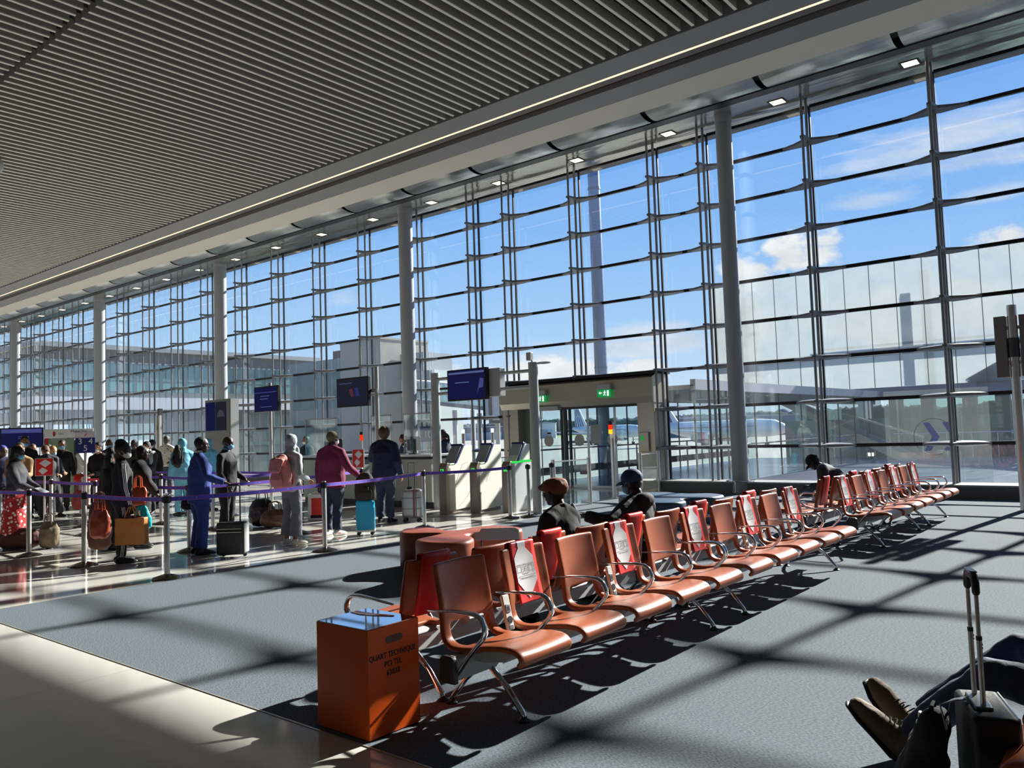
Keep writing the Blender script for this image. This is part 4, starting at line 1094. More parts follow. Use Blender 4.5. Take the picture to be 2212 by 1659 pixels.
def person(label, loc, yaw, H=1.74, skin='dark', top=None, pants=None, skirt=None, coat=None, hair='short', hairmat=None, mask=None, shoes=None, lean=0.0, hyaw=0.0, hpitch=0.05, hands=None, girth=1.0, legs=None, seat=None, hem=0.86, fine=False, stride=0.0, neckcol=None, cat='person', short=False, bulky=0.0, hood=False, curl=0.8, shoesc=1.0):
    """forward is +x, left is +y. hands: {'L':(x,y,z),'R':...} targets at 1.75 m scale. seat: hip height when seated."""
    s = H / 1.75
    e = empty('person', label, cat, loc, yaw, None)
    S = lambda p: V(p) * s
    hipz = 0.93
    pel = V((0, 0, hipz)); up = V((0, 0, 0))
    if seat is not None: pel = V((0, 0, seat + 0.10))
    P = lambda x, y, z: ry((x + pel.x, y, z - 0.93 + pel.z), pel, lean)
    waist, chest, shl, nb, nk = P(0.01, 0, 1.08), P(0.015, 0, 1.28), P(0.0, 0, 1.40), P(-0.005, 0, 1.46), P(0.008, 0, 1.52)
    hc0 = V((0.03, 0, 1.625))
    hb = P(0.012, 0, 1.49)
    side = V((0, 1, 0))
    Rh = Matrix.Rotation(hyaw, 3, 'Z') @ Matrix.Rotation(hpitch + lean * 0.6, 3, 'Y')
    def Hd(x, y, z):  # head local: centre of skull at origin
        return hb + Rh @ V((x + 0.018, y, z + 0.125))
    body = MB()
    g = girth
    body.sweep([S(P(0, 0, 0.84)), S(pel), S(waist), S(chest), S(shl), S(nb)], [(0.14 * s * g, 0.10 * s * g), (0.165 * s * g, 0.115 * s * g), (0.14 * s * g, 0.105 * s * g), (0.165 * s * g, 0.115 * s * g), (0.15 * s, 0.085 * s), (0.06 * s, 0.06 * s)], n=18, side=side)
    body.sweep([S(nb), S(nk), S(hb + Rh @ V((0.01, 0, 0.06)))], [0.062 * s, 0.056 * s, 0.054 * s], n=14)
    # skull, jaw, nose, lips, ears
    Rl = Rh.to_4x4()
    def E(c, r): body.ell(S(Hd(*c)), (r[0] * s, r[1] * s, r[2] * s), Rh, 18, 12)
    E((0.0, 0, 0.022), (0.098, 0.078, 0.098)); E((0.030, 0, -0.045), (0.064, 0.058, 0.070)); E((0.055, 0, -0.088), (0.032, 0.036, 0.026))
    E((0.098, 0, -0.022), (0.018, 0.014, 0.014)); E((0.090, 0, 0.004), (0.011, 0.009, 0.026)); E((0.086, 0, 0.030), (0.012, 0.052, 0.010))
    E((0.089, 0, -0.055), (0.012, 0.024, 0.007)); E((0.086, 0, -0.066), (0.012, 0.021, 0.007))
    for sy in (-1, 1):
        E((-0.006, 0.080 * sy, -0.010), (0.020, 0.010, 0.032)); E((0.060, 0.045 * sy, -0.020), (0.026, 0.020, 0.022))
    # legs
    LG = {}
    for k, sy in (('L', 1), ('R', -1)):
        hip = pel + V((0, 0.085 * sy, -0.02))
        if legs and k in legs: kn, an, ft = (V(q) for q in legs[k])
        elif seat is not None:
            kn = pel + V((0.44, 0.10 * sy, -0.02)); an = V((kn.x + 0.02, 0.11 * sy, 0.08)); ft = an + V((0.16, 0.02 * sy, -0.05))
        else:
            st = stride * sy
            kn = V((0.025 + st * 0.45, 0.095 * sy, 0.50)); an = V((-0.02 + st, 0.10 * sy, 0.085)); ft = an + V((0.165, 0.03 * sy, -0.055))
        LG[k] = (hip, kn, an, ft)
        m1 = hip.lerp(kn, 0.45); cf = kn.lerp(an, 0.32)
        bk = (kn - hip).cross(V((0, 1, 0))).normalized() * -0.012
        body.sweep([S(hip), S(m1), S(kn), S(cf + bk), S(kn.lerp(an, 0.7)), S(an)], [0.088 * s * g, 0.078 * s * g, 0.056 * s, 0.056 * s, 0.042 * s, 0.036 * s], n=14)
        body.sweep([S(an + (an - kn).normalized() * 0.03), S(an.lerp(ft, 0.6)), S(ft)], [0.030 * s, 0.022 * s, 0.012 * s], n=10)
    # arms and hands
    AR = {}
    hd = {'L': (0.04, 0.27, 0.80), 'R': (0.04, -0.27, 0.80)}
    if hands: hd.update(hands)
    for k, sy in (('L', 1), ('R', -1)):
        sh = P(0.0, 0.172 * (0.5 + 0.5 * g) * sy, 1.378)
        tg = V(hd[k])
        el, wr = ik(sh, tg, 0.30, 0.265, (-0.6, 0.35 * sy, -0.35))
        AR[k] = (sh, el, wr)
        body.ell(S(sh), (0.058 * s,) * 3)
        body.sweep([S(sh), S(sh.lerp(el, 0.5)), S(el), S(el.lerp(wr, 0.3)), S(wr)], [0.050 * s * g, 0.047 * s, 0.040 * s, 0.040 * s, 0.027 * s], n=12)
        fd = (wr - el).normalized()
        nrm = fd.cross(V((0, 0, 1))) if abs(fd.z) < 0.9 else V((0, -sy, 0))
        nrm.normalize()
        # palm faces inward (arms hanging) or down (arms forward)
        pn = V((0, -sy, 0)) if abs(fd.z) > 0.6 else V((0, 0, -1))
        pn = (pn - fd * pn.dot(fd)).normalized(); ac = fd.cross(pn).normalized()
        pc = wr + fd * 0.045
        body.ell(S(pc), (0.048 * s, 0.036 * s, 0.017 * s), Matrix((fd, ac, pn)).transposed(), 12, 8)
        for f in range(4):
            o = (f - 1.5) * 0.0185
            Lf = (0.070, 0.080, 0.076, 0.058)[f]
            b0 = wr + fd * 0.078 + ac * o
            b1 = b0 + (fd * 0.85 + pn * 0.5 * curl).normalized() * Lf * 0.48
            b2 = b1 + (fd * 0.35 + pn * 1.0 * curl).normalized() * Lf * 0.32
            b3 = b2 + (fd * -0.1 + pn * 1.0 * curl).normalized() * Lf * 0.25
            body.sweep([S(b0), S(b1), S(b2), S(b3)], [0.0095 * s, 0.009 * s, 0.0085 * s, 0.007 * s], n=8)
        fw = ac if ac.dot(V((1, 0, 0.3))) > 0 else -ac
        t0 = wr + fd * 0.025 + fw * 0.022; t1 = t0 + (fw * 0.8 + fd * 0.75 + pn * 0.3).normalized() * 0.042; t2 = t1 + (fd * 0.9 + pn * 0.5 + fw * 0.15).normalized() * 0.032
        body.sweep([S(t0), S(t1), S(t2)], [0.013 * s, 0.0105 * s, 0.0085 * s], n=8)
    soft('body', body, SK[skin], e, 0.0065 if fine else 0.0085, 2)
    ev = MB()
    for sy in (-1, 1): ev.ell(S(Hd(0.086, 0.032 * sy, 0.004)), (0.009 * s, 0.013 * s, 0.008 * s), Rh, 10, 6)
    part('eyes', ev, EYE, e, smooth=True)
    bx = bulky
    vox = 0.010 if fine else 0.013
    # trousers
    if pants:
        mb = MB()
        if seat is None:
            mb.sweep([S(P(0, 0, 0.82)), S(pel), S(P(0, 0, 1.02))], [(0.155 * s * g, 0.118 * s * g), (0.182 * s * g, 0.135 * s * g), (0.165 * s * g, 0.125 * s * g)], n=18, side=side)
        else:
            mb.sweep([S(pel + V((-0.06, 0, -0.02))), S(pel + V((0.05, 0, 0.0)))], [(0.185 * s * g, 0.125 * s * g)] * 2, n=18, side=side); mb.sweep([S(pel), S(P(0, 0, 1.03))], [(0.175 * s * g, 0.125 * s * g)] * 2, n=18, side=side)
        wl = pants[1] if isinstance(pants, tuple) else 0.055
        end = pants[2] if isinstance(pants, tuple) and len(pants) > 2 else 0.95
        for k in 'LR':
            hip, kn, an, ft = LG[k]
            m1 = hip.lerp(kn, 0.45); cf = kn.lerp(an, 0.35); la = kn.lerp(an, end)
            mb.sweep([S(hip), S(m1), S(kn), S(cf), S(la)], [0.105 * s * g, 0.096 * s * g, 0.076 * s, (0.068 + (wl - 0.055) * 0.6) * s, (wl + 0.005) * s], n=14, roundcap=False)
        soft('trousers', mb, pants[0] if isinstance(pants, tuple) else pants, e, vox, 3, 0.022, 0.10)
    if skirt:
        mb = MB()
        mb.sweep([S(P(0, 0, 1.04)), S(pel), S(V((0, 0, 0.60))), S(V((0.0, 0, 0.14)))], [(0.15 * s, 0.115 * s), (0.19 * s, 0.15 * s), (0.21 * s, 0.19 * s), (0.25 * s, 0.23 * s)], n=24, side=side, roundcap=False)
        soft('skirt', mb, skirt, e, 0.012, 2, 0.03, 0.10)
    # jacket or shirt
    if top:
        mb = MB(); t = 0.022 + bx
        zs = [hem, 0.97, 1.08, 1.28, 1.39, 1.45]
        pts = [S(P(0.0, 0, zs[0])), S(P(0, 0, zs[1])), S(P(0.01, 0, zs[2])), S(P(0.012, 0, zs[3])), S(P(-0.002, 0, zs[4])), S(P(-0.008, 0, zs[5]))]
        mb.sweep(pts, [((0.178 + bx) * s * g, (0.135 + bx) * s * g), ((0.178 + bx) * s * g, (0.138 + bx) * s * g), ((0.165 + bx) * s * g, (0.130 + bx) * s * g), ((0.182 + bx) * s * g, (0.138 + bx) * s * g), ((0.165 + bx) * s, (0.100 + bx * .5) * s), ((0.085) * s, (0.078) * s)], n=20, side=side, roundcap=False)
        for k in 'LR':
            sh, el, wr = AR[k]
            mb.sweep([S(P(-0.006, 0, 1.455)), S(P(-0.006, 0, 1.44).lerp(sh, 0.55) + V((0, 0, 0.006))), S(sh)], [0.072 * s, (0.066 + bx) * s, (0.066 + bx) * s], n=14)
            wend = el.lerp(wr, 0.93) if not short else sh.lerp(el, 0.6)
            mb.ell(S(sh), ((0.066 + bx) * s,) * 3)
            if short: mb.sweep([S(sh), S(wend)], [(0.068 + bx) * s, (0.066 + bx) * s], n=12, roundcap=False)
            else: mb.sweep([S(sh), S(sh.lerp(el, 0.5)), S(el), S(el.lerp(wr, 0.35)), S(wend)], [(0.068 + bx) * s, (0.062 + bx) * s, (0.056 + bx) * s, (0.054 + bx * .8) * s, (0.042 + bx * .5) * s], n=14, roundcap=False)
        mb.sweep([S(P(-0.012, 0, 1.43)), S(P(-0.006, 0, 1.50))], [0.074 * s, 0.068 * s], n=16, roundcap=False)
        if hood: mb.ell(S(P(-0.09, 0, 1.44)), (0.07 * s, 0.13 * s, 0.08 * s))
        soft('jacket', mb, top, e, vox, 3, 0.020, 0.13)
    if neckcol:
        mb = MB().sweep([S(P(-0.008, 0, 1.46)), S(P(0.0, 0, 1.535))], [0.068 * s, 0.064 * s], n=18, roundcap=False)
        soft('shirt_collar', mb, neckcol, e, 0.008, 1)
    # shoes
    sm = shoes or DARK
    for k in 'LR':
        hip, kn, an, ft = LG[k]
        d = (ft - an); dn = V((d.x, d.y, 0)).normalized() if d.length else V((1, 0, 0))
        mb = MB()
        f3 = (ft - an).normalized()
        dwn = V((0, 0, -1)); dwn = (dwn - f3 * dwn.dot(f3)).normalized()
        if abs(an.z - 0.085) < 0.02:
            b = V((an.x, an.y, 0))
            mb.sweep([S(b + dn * -0.055 + V((0, 0, 0.045))), S(b + dn * 0.0 + V((0, 0, 0.05))), S(b + dn * 0.09 + V((0, 0, 0.042))), S(b + dn * 0.165 + V((0, 0, 0.033))), S(b + dn * 0.20 + V((0, 0, 0.028)))], [(0.036 * s, 0.044 * s), (0.040 * s, 0.048 * s), (0.046 * s, 0.040 * s), (0.047 * s, 0.031 * s), (0.034 * s, 0.022 * s)], n=14, side=V((-dn.y, dn.x, 0)))
            mb.sweep([S(b + V((0, 0, 0.06))), S(b + V((0, 0, 0.105)))], [0.044 * s, 0.044 * s], n=12, roundcap=False)
            o = soft('shoe', mb, sm, e, 0.009, 2)
            z0 = S(b).z
            for v in o.data.vertices:
                if v.co.z < 0.004: v.co.z = 0.004
        else:
            sd = f3.cross(dwn)
            q = s * shoesc
            mb.sweep([S(an + f3 * -0.06 + dwn * 0.03), S(an + dwn * 0.035), S(an + f3 * 0.09 + dwn * 0.025), S(an + f3 * 0.18 + dwn * 0.018), S(an + f3 * 0.225 + dwn * 0.016)], [(0.040 * q, 0.048 * q), (0.045 * q, 0.056 * q), (0.050 * q, 0.050 * q), (0.052 * q, 0.042 * q), (0.040 * q, 0.032 * q)], n=14, side=sd)
            sl = MB().sweep([S(an + f3 * -0.09 + dwn * 0.075), S(an + f3 * 0.0 + dwn * 0.085), S(an + f3 * 0.10 + dwn * 0.07), S(an + f3 * 0.19 + dwn * 0.056), S(an + f3 * 0.255 + dwn * 0.04)], [(0.040 * q, 0.016), (0.046 * q, 0.020), (0.050 * q, 0.014), (0.054 * q, 0.013), (0.036 * q, 0.010)], n=12, side=sd)
            part('sole', sl, DARK, e, smooth=True)
            mb.sweep([S(an - f3 * 0.01 - dwn * 0.0), S(an - f3 * 0.02 - dwn * 0.07)], [0.052 * q, 0.050 * q], n=12, roundcap=False)
            soft('shoe', mb, sm, e, 0.008, 2, 0.006, 0.05)
    # hair and headgear
    hm = hairmat or HB
    def HE(mb, c, r): mb.ell(S(Hd(*c)), (r[0] * s, r[1] * s, r[2] * s), Rh, 18, 12)
    if hair in ('short', 'long', 'bun', 'full', 'ponytail', 'fade'):
        mb = MB()
        if hair == 'fade': HE(mb, (-0.012, 0, 0.036), (0.096, 0.079, 0.090))
        else:
            HE(mb, (-0.016, 0, 0.036), (0.101, 0.087, 0.100)); HE(mb, (-0.045, 0, -0.02), (0.066, 0.080, 0.085))
        if hair == 'full': HE(mb, (-0.03, 0, 0.03), (0.115, 0.108, 0.118))
        if hair == 'long':
            mb.sweep([S(Hd(-0.03, 0, 0.0)), S(Hd(-0.075, 0, -0.10)), S(Hd(-0.09, 0, -0.24))], [(0.085 * s, 0.06 * s), (0.105 * s, 0.055 * s), (0.09 * s, 0.04 * s)], n=14, side=Rh @ V((0, 1, 0)))
        if hair == 'bun': HE(mb, (-0.06, 0, 0.115), (0.075, 0.085, 0.065)); HE(mb, (-0.03, 0, 0.04), (0.110, 0.105, 0.11)); HE(mb, (-0.08, 0.02, -0.06), (0.06, 0.07, 0.09))
        if hair == 'ponytail':
            mb.sweep([S(Hd(-0.09, 0, 0.02)), S(Hd(-0.14, 0, -0.04)), S(Hd(-0.15, 0, -0.16)), S(Hd(-0.13, 0, -0.24))], [0.03 * s, 0.035 * s, 0.03 * s, 0.012 * s], n=10)
        soft('hair', mb, hm, e, 0.009 if fine else 0.012, 2, 0.012, 0.05)
    elif hair in ('hijab', 'hood'):
        mb = MB()
        HE(mb, (-0.022, 0, 0.030), (0.112, 0.098, 0.112)); HE(mb, (-0.01, 0, -0.05), (0.09, 0.088, 0.09))
        mb.sweep([S(Hd(-0.015, 0, -0.08)), S(Hd(-0.02, 0, -0.16)), S(P(-0.01, 0, 1.40))], [(0.085 * s, 0.085 * s), (0.095 * s, 0.09 * s), (0.16 * s, 0.115 * s)], n=18, side=side)
        if hair == 'hijab': mb.sweep([S(Hd(0.0, -0.08, -0.10)), S(Hd(-0.02, -0.10, -0.22)), S(Hd(-0.01, -0.11, -0.31))], [0.045 * s, 0.04 * s, 0.015 * s], n=10)
        o = soft('headscarf' if hair == 'hijab' else 'hood', mb, hm, e, 0.010, 2, 0.014, 0.07)
    elif hair == 'cap':
        mb = MB(); HE(mb, (-0.02, 0, -0.01), (0.088, 0.083, 0.075)); soft('hair', mb, HB, e, 0.010, 2)
        mb = MB(); HE(mb, (-0.010, 0, 0.042), (0.112, 0.098, 0.092))
        fl = MB()
        soft('cap_crown', mb, hm, e, 0.008, 2)
        def vz(u, v):
            a = (u - 0.5) * 2.2; r = 0.08 + v * 0.085
            c = V((math.cos(a) * (0.100 + v * 0.075) , math.sin(a) * 0.092 * (1 - 0.15 * v), 0.030 - 0.030 * v * v - 0.01 * abs(math.sin(a))))
            return S(Hd(*c))
        o = part('cap_peak', fl.grid(vz, 14, 6), hm, e, smooth=True)
        md = o.modifiers.new('t', 'SOLIDIFY'); md.thickness = 0.006
        part('cap_button', MB().ell(S(Hd(-0.01, 0, 0.136)), (0.008, 0.008, 0.005)), hm, e, smooth=True)
    elif hair == 'flatcap':
        mb = MB(); HE(mb, (-0.02, 0, -0.015), (0.090, 0.084, 0.075)); soft('hair', mb, HB, e, 0.010, 2)
        mb = MB(); HE(mb, (-0.012, 0, 0.050), (0.125, 0.108, 0.070)); HE(mb, (-0.06, 0, 0.035), (0.085, 0.10, 0.08)); HE(mb, (0.075, 0, 0.052), (0.070, 0.085, 0.034)); HE(mb, (-0.01, 0, 0.022), (0.106, 0.092, 0.03))
        soft('flat_cap', mb, hm, e, 0.008, 2, 0.014, 0.05)
    elif hair == 'bald':
        mb = MB(); HE(mb, (-0.036, 0, -0.002), (0.068, 0.081, 0.060)); soft('hair', mb, hm, e, 0.010, 2)
    elif hair == 'bandcap':
        mb = MB(); HE(mb, (-0.012, 0, 0.034), (0.102, 0.088, 0.096)); soft('cap_crown', mb, hm, e, 0.010, 2)
    if mask:
        mb = MB(); HE(mb, (0.052, 0, -0.055), (0.060, 0.064, 0.052)); HE(mb, (0.085, 0, -0.035), (0.028, 0.026, 0.028))
        o = soft('face_mask', mb, mask, e, 0.007, 2)
        lp = MB()
        for sy in (-1, 1):
            lp.tube([S(Hd(0.06, 0.068 * sy, -0.03)), S(Hd(0.02, 0.085 * sy, 0.0)), S(Hd(-0.012, 0.088 * sy, 0.012)), S(Hd(-0.016, 0.087 * sy, -0.03)), S(Hd(0.02, 0.078 * sy, -0.06)), S(Hd(0.05, 0.064 * sy, -0.075))], 0.0022, 5)
        part('ear_loops', lp, mask, e)
    return dict(root=e, s=s, S=S, P=P, Hd=Hd, LG=LG, AR=AR, pel=pel)

def D(a): return math.radians(a)
navy = cloth('navy', (30, 36, 68)); blk = cloth('black', (24, 23, 27)); royal = cloth('royal_blue', (38, 62, 132)); plum = cloth('plum', (112, 26, 66))
jean = cloth('denim', (42, 52, 78)); dgrey = cloth('charcoal', (58, 58, 64)); grey = cloth('mid_grey', (112, 114, 124)); paleg = cloth('pale_grey', (176, 182, 186))
tan = cloth('tan', (168, 132, 92)); white = cloth('white', (214, 214, 212)); pale_blue = cloth('pale_blue', (108, 176, 200)); teal = cloth('teal', (44, 108, 128))
def floral_mat():
    m, nt, out = new_mat('red_floral')
    b = nt.nodes.new('ShaderNodeBsdfPrincipled'); b.inputs['Roughness'].default_value = 0.8
    tc = nt.nodes.new('ShaderNodeTexCoord'); vo = nt.nodes.new('ShaderNodeTexVoronoi'); vo.inputs['Scale'].default_value = 17
    cr = nt.nodes.new('ShaderNodeValToRGB'); cr.color_ramp.interpolation = 'CONSTANT'
    cr.color_ramp.elements[0].color = lin((232, 206, 196)); cr.color_ramp.elements[1].position = 0.34; cr.color_ramp.elements[1].color = lin((168, 34, 36))
    nt.links.new(tc.outputs['Object'], vo.inputs['Vector']); nt.links.new(vo.outputs['Distance'], cr.inputs[0]); nt.links.new(cr.outputs[0], b.inputs['Base Color'])
    nt.links.new(b.outputs[0], out.inputs[0]); return m
floral = floral_mat()
def shirt_mat():
    m, nt, out = new_mat('floral_shirt')
    b = nt.nodes.new('ShaderNodeBsdfPrincipled'); b.inputs['Roughness'].default_value = 0.8
    tc = nt.nodes.new('ShaderNodeTexCoord'); vo = nt.nodes.new('ShaderNodeTexVoronoi'); vo.inputs['Scale'].default_value = 14
    cr = nt.nodes.new('ShaderNodeValToRGB'); cr.color_ramp.interpolation = 'CONSTANT'
    cr.color_ramp.elements[0].color = lin((120, 110, 104)); cr.color_ramp.elements[1].position = 0.3; cr.color_ramp.elements[1].color = lin((222, 214, 204))
    nt.links.new(tc.outputs['Object'], vo.inputs['Vector']); nt.links.new(vo.outputs['Distance'], cr.inputs[0]); nt.links.new(cr.outputs[0], b.inputs['Base Color'])
    nt.links.new(b.outputs[0], out.inputs[0]); return m
camo = mat('camouflage', (98, 92, 62), 0.8, 0, 0.6, 16)
wsho = mat('white_shoe', (215, 212, 205), 0.6); csho = mat('cream_shoe', (222, 216, 196), 0.6)

# -- front of the queue
p1 = person('woman in dark grey jacket and red floral skirt with pale blue mask', (-14.62, 5.02, 0), D(48), 1.66, 'deep', dgrey, skirt=floral, hair='long', mask=MBL, hands={'L': (0.36, 0.12, 0.98), 'R': (0.34, -0.10, 0.98)}, hem=0.80, bulky=0.008)
part('papers', MB().box((0.40, 0.0, 0.92), (0.16, 0.22, 0.012), rot=Matrix.Rotation(0.5, 3, 'Y')), PANEL, p1['root'])
p2 = person('person in black tracksuit with three white sleeve stripes and a black bun', (-11.22, 5.17, 0), D(72), 1.66, 'deep', blk, pants=(blk, 0.045), hair='bun', mask=MW, hands={'L': (0.0, 0.34, 0.70), 'R': (0.12, -0.20, 0.66)}, hyaw=D(-42), hem=0.84, fine=True, bulky=0.004)
for key, off in (('sleeve_stripe', 1),):
    sh, el, wr = p2['AR']['R']
    for j in (-1, 0, 1):
        o = V((0.020 * j, -0.061, 0)); mb = MB()
        mb.sweep([p2['S'](sh + o + V((0, 0.012, 0.055))), p2['S'](sh + o + V((0, -0.008, -0.03))), p2['S'](sh.lerp(el, 0.5) + o + V((0, -0.004, 0))), p2['S'](el + o + V((0, 0.004, 0))), p2['S'](el.lerp(wr, 0.5) + o + V((0, 0.008, 0))), p2['S'](el.lerp(wr, 0.9) + o + V((0, 0.016, 0)))], [(0.006, 0.011)] * 6, n=6, side=(1, 0, 0))
        part('sleeve_stripe', mb, white, p2['root'], smooth=True)
    hip, kn, an, ft = p2['LG']['R']
    for j in (-1, 0, 1):
        o = V((0.018 * j, -0.088, 0)); mb = MB()
        mb.sweep([p2['S'](hip + o + V((0, -0.012, -0.1))), p2['S'](kn + o + V((0, 0.016, 0))), p2['S'](an + o + V((0, 0.040, 0.02)))], [(0.005, 0.011)] * 3, n=6, side=(1, 0, 0))
        part('leg_stripe', mb, white, p2['root'], smooth=True)
p2b = person('person in bulky black hooded coat standing just right of the tracksuit', (-12.50, 6.05, 0), D(60), 1.60, 'deep', blk, pants=(blk, 0.06), hair='short', hands={'L': (0.10, 0.30, 0.80), 'R': (0.30, -0.22, 0.86)}, hem=0.62, bulky=0.035, hood=True)
p2c = person('black-haired person half hidden behind the tracksuit wearer', (-12.85, 5.75, 0), D(95), 1.60, 'mid', blk, pants=(blk, 0.055), hair='long', hem=0.80, bulky=0.01)
p3 = person('man in royal blue suit with one hand on the black case handle', (-10.93, 6.15, 0), D(78), 1.71, 'deep', royal, pants=(royal, 0.085), hair='fade', hands={'R': (0.22, -0.46, 1.06), 'L': (-0.02, 0.26, 0.80)}, hyaw=D(-18), hem=0.76, girth=1.16, fine=True, neckcol=white, bulky=0.006)
p4 = person('bald man in black suit with blue mask, behind the royal blue suit', (-12.7, 7.65, 0), D(30), 1.72, 'deep', blk, pants=(blk, 0.075), hair='bald', hairmat=HGR, mask=MBL, hands={'L': (0.26, 0.2, 0.95), 'R': (0.16, -0.26, 0.86)}, hem=0.74, girth=1.22, fine=True, neckcol=pale_blue)
p5 = person('person in pale grey headscarf and top with wide grey trousers', (-10.50, 7.42, 0), D(96), 1.70, 'mid', paleg, pants=(grey, 0.10, 0.84), hair='hijab', hairmat=cloth('scarf_grey', (158, 166, 168)), hands={'L': (0.20, 0.12, 1.02), 'R': (0.16, -0.22, 1.02)}, hyaw=D(38), hem=0.84, shoes=csho, fine=True, mask=MW)
p6 = person('stout man in plum jacket, jeans and camouflage cap', (-10.84, 8.46, 0), D(106), 1.74, 'deep', plum, pants=(jean, 0.075), hair='bandcap', hairmat=camo, mask=MW, hands={'R': (0.16, -0.43, 0.98), 'L': (0.05, 0.30, 0.82)}, hyaw=D(-28), hem=0.80, girth=1.30, shoes=wsho, fine=True, bulky=0.012)
sw = MB()
hip, kn, an, ft = p6['LG']['R']
sw.prism([(0.0, 0.035), (0.05, 0.022), (0.12, 0.055), (0.05, 0.034), (0.02, 0.05)], 0.003, 'y', -0.148)
part('shoe_mark', sw.xf(Matrix.Translation((an.x, 0, 0.012))), RED, p6['root'])
p7 = person('tall man in navy jacket with reddish brown hair and blue mask', (-11.46, 10.18, 0), D(112), 1.80, 'light', navy, pants=(jean, 0.072), hair='full', hairmat=HBR, mask=MBL, hands={'L': (0.42, 0.28, 1.18), 'R': (0.02, -0.32, 0.86)}, hyaw=D(30), hem=0.80, girth=1.18, fine=True, bulky=0.025)

# -- the crowd at left
p8 = person('grey-suited man with bowed head seen from behind', (-19.55, 7.35, 0), D(160), 1.72, 'light', dgrey, pants=(blk, 0.07), hair='short', hairmat=HBR, lean=0.22, hpitch=0.5, hyaw=D(20), hands={'L': (0.42, 0.10, 1.08), 'R': (0.42, -0.10, 1.06)}, hem=0.78, girth=1.05, stride=0.05)
part('papers', MB().box((0.50, 0, 1.10), (0.22, 0.30, 0.012), rot=Matrix.Rotation(-0.3, 3, 'Y')), PANEL, p8['root'])
p9 = person('tall man with light blue mask in front of the far left screen', (-20.4, 7.2, 0), D(-20), 1.90, 'mid', blk, pants=(blk, 0.06), hair='short', mask=MBL)
p10 = person('man in tan jacket and white shirt with white mask', (-17.2, 5.98, 0), D(-30), 1.74, 'mid', tan, pants=(jean, 0.065), hair='short', mask=MW, neckcol=white, hands={'L': (0.38, 0.10, 1.08), 'R': (0.38, -0.08, 1.08)})
p11 = person('dark-haired man with blue mask and black jacket behind the blond walker', (-21.8, 8.55, 0), D(-25), 1.80, 'mid', blk, pants=(blk, 0.06), hair='short', mask=MBL)
p12 = person('blond traveller with blue mask and black jacket stepping to the right', (-20.1, 7.65, 0), D(10), 1.66, 'light', dgrey, pants=(dgrey, 0.07), hair='short', hairmat=HBL, mask=MBL, stride=0.22, hands={'R': (0.38, -0.08, 1.05), 'L': (0.34, 0.12, 1.08)}, hpitch=0.25)
p13 = person('man in loose white shirt left of the number board', (-21.6, 9.0, 0), D(25), 1.76, 'mid', white, pants=(cloth('stone', (150, 146, 140)), 0.075), hair='short', hands={'R': (0.40, -0.05, 1.05), 'L': (0.38, 0.10, 1.08)}, bulky=0.012)
p14 = person('man in black hooded jacket with white mask holding a phone, right of the board', (-17.55, 7.62, 0), D(-62), 1.70, 'light', blk, pants=(jean, 0.065), hair='short', mask=MW, hands={'L': (0.32, 0.10, 1.06), 'R': (0.30, -0.12, 1.0)}, hyaw=D(-10), bulky=0.012, hood=True)
part('phone', MB().box((0.40, 0.07, 1.06), (0.13, 0.065, 0.009), rot=Matrix.Rotation(-0.5, 3, 'Y')), DARK, p14['root'])
p15 = person('bald-headed man with pale mask at the back, right of the shop sign', (-20.4, 9.1, 0), D(-20), 1.78, 'dark', navy, pants=(blk, 0.06), hair='fade', mask=MBL)
p16 = person('man in black jacket with grey shirt and lowered mask at the back', (-21.8, 10.4, 0), D(-55), 1.75, 'deep', blk, pants=(blk, 0.06), hair='short', neckcol=grey)
p17 = person('man in navy cap with white mask beside the grey-suited reader', (-20.2, 10.1, 0), D(-60), 1.74, 'deep', blk, pants=(blk, 0.06), hair='bandcap', hairmat=navy, mask=MW)
p18 = person('man in grey suit reading papers, with towel on one shoulder', (-18.2, 9.0, 0), D(-58), 1.70, 'mid', dgrey, pants=(blk, 0.06), hair='short', mask=MW, neckcol=paleg, hands={'L': (0.34, 0.06, 1.06), 'R': (0.34, -0.10, 1.04)}, hpitch=0.35)
part('papers', MB().box((0.42, -0.02, 1.06), (0.14, 0.24, 0.02), rot=Matrix.Rotation(-0.2, 3, 'Y')), PANEL, p18['root'])
tw = MB().sweep([(0.10, 0.12, 1.16), (0.12, 0.13, 1.36), (0.02, 0.13, 1.44), (-0.10, 0.12, 1.34)], [(0.055, 0.018)] * 4, n=10, side=(0, 1, 0)); part('towel', tw, paleg, p18['root'], smooth=True)
p19 = person('person in pale blue hooded coverall facing the hall', (-19.6, 10.6, 0), D(-70), 1.72, 'dark', teal, pants=(teal, 0.075), hair='hood', hairmat=pale_blue, mask=MW, hands={'R': (0.36, -0.1, 1.16), 'L': (0.2, 0.25, 0.95)}, bulky=0.02)
p20 = person('person in pale blue hooded coverall seen from behind the black backpack', (-16.95, 9.15, 0), D(170), 1.72, 'dark', pale_blue, pants=(pale_blue, 0.075), hair='hood', hairmat=pale_blue, mask=MW, bulky=0.02)
p21 = person('person in pale blue hooded coverall half hidden by the royal blue suit', (-17.55, 10.1, 0), D(120), 1.70, 'dark', pale_blue, pants=(pale_blue, 0.07), hair='hood', hairmat=pale_blue, bulky=0.02)
p22 = person('person in pale patterned shirt at the very back of the crowd', (-23.75, 12.3, 0), D(130), 1.86, 'mid', shirt_mat(), pants=(jean, 0.06), hair='short', hairmat=HGR)
p23 = person('person with dark hair between the tan jacket and the grey suit', (-21.9, 7.9, 0), D(-10), 1.72, 'mid', blk, pants=(blk, 0.06), hair='short', hairmat=HBR)
p24 = person('dark-haired person with pale blue mask left of the tall black jacket', (-23.6, 8.9, 0), D(-40), 1.70, 'mid', navy, pants=(blk, 0.06), hair='full', mask=MBL)
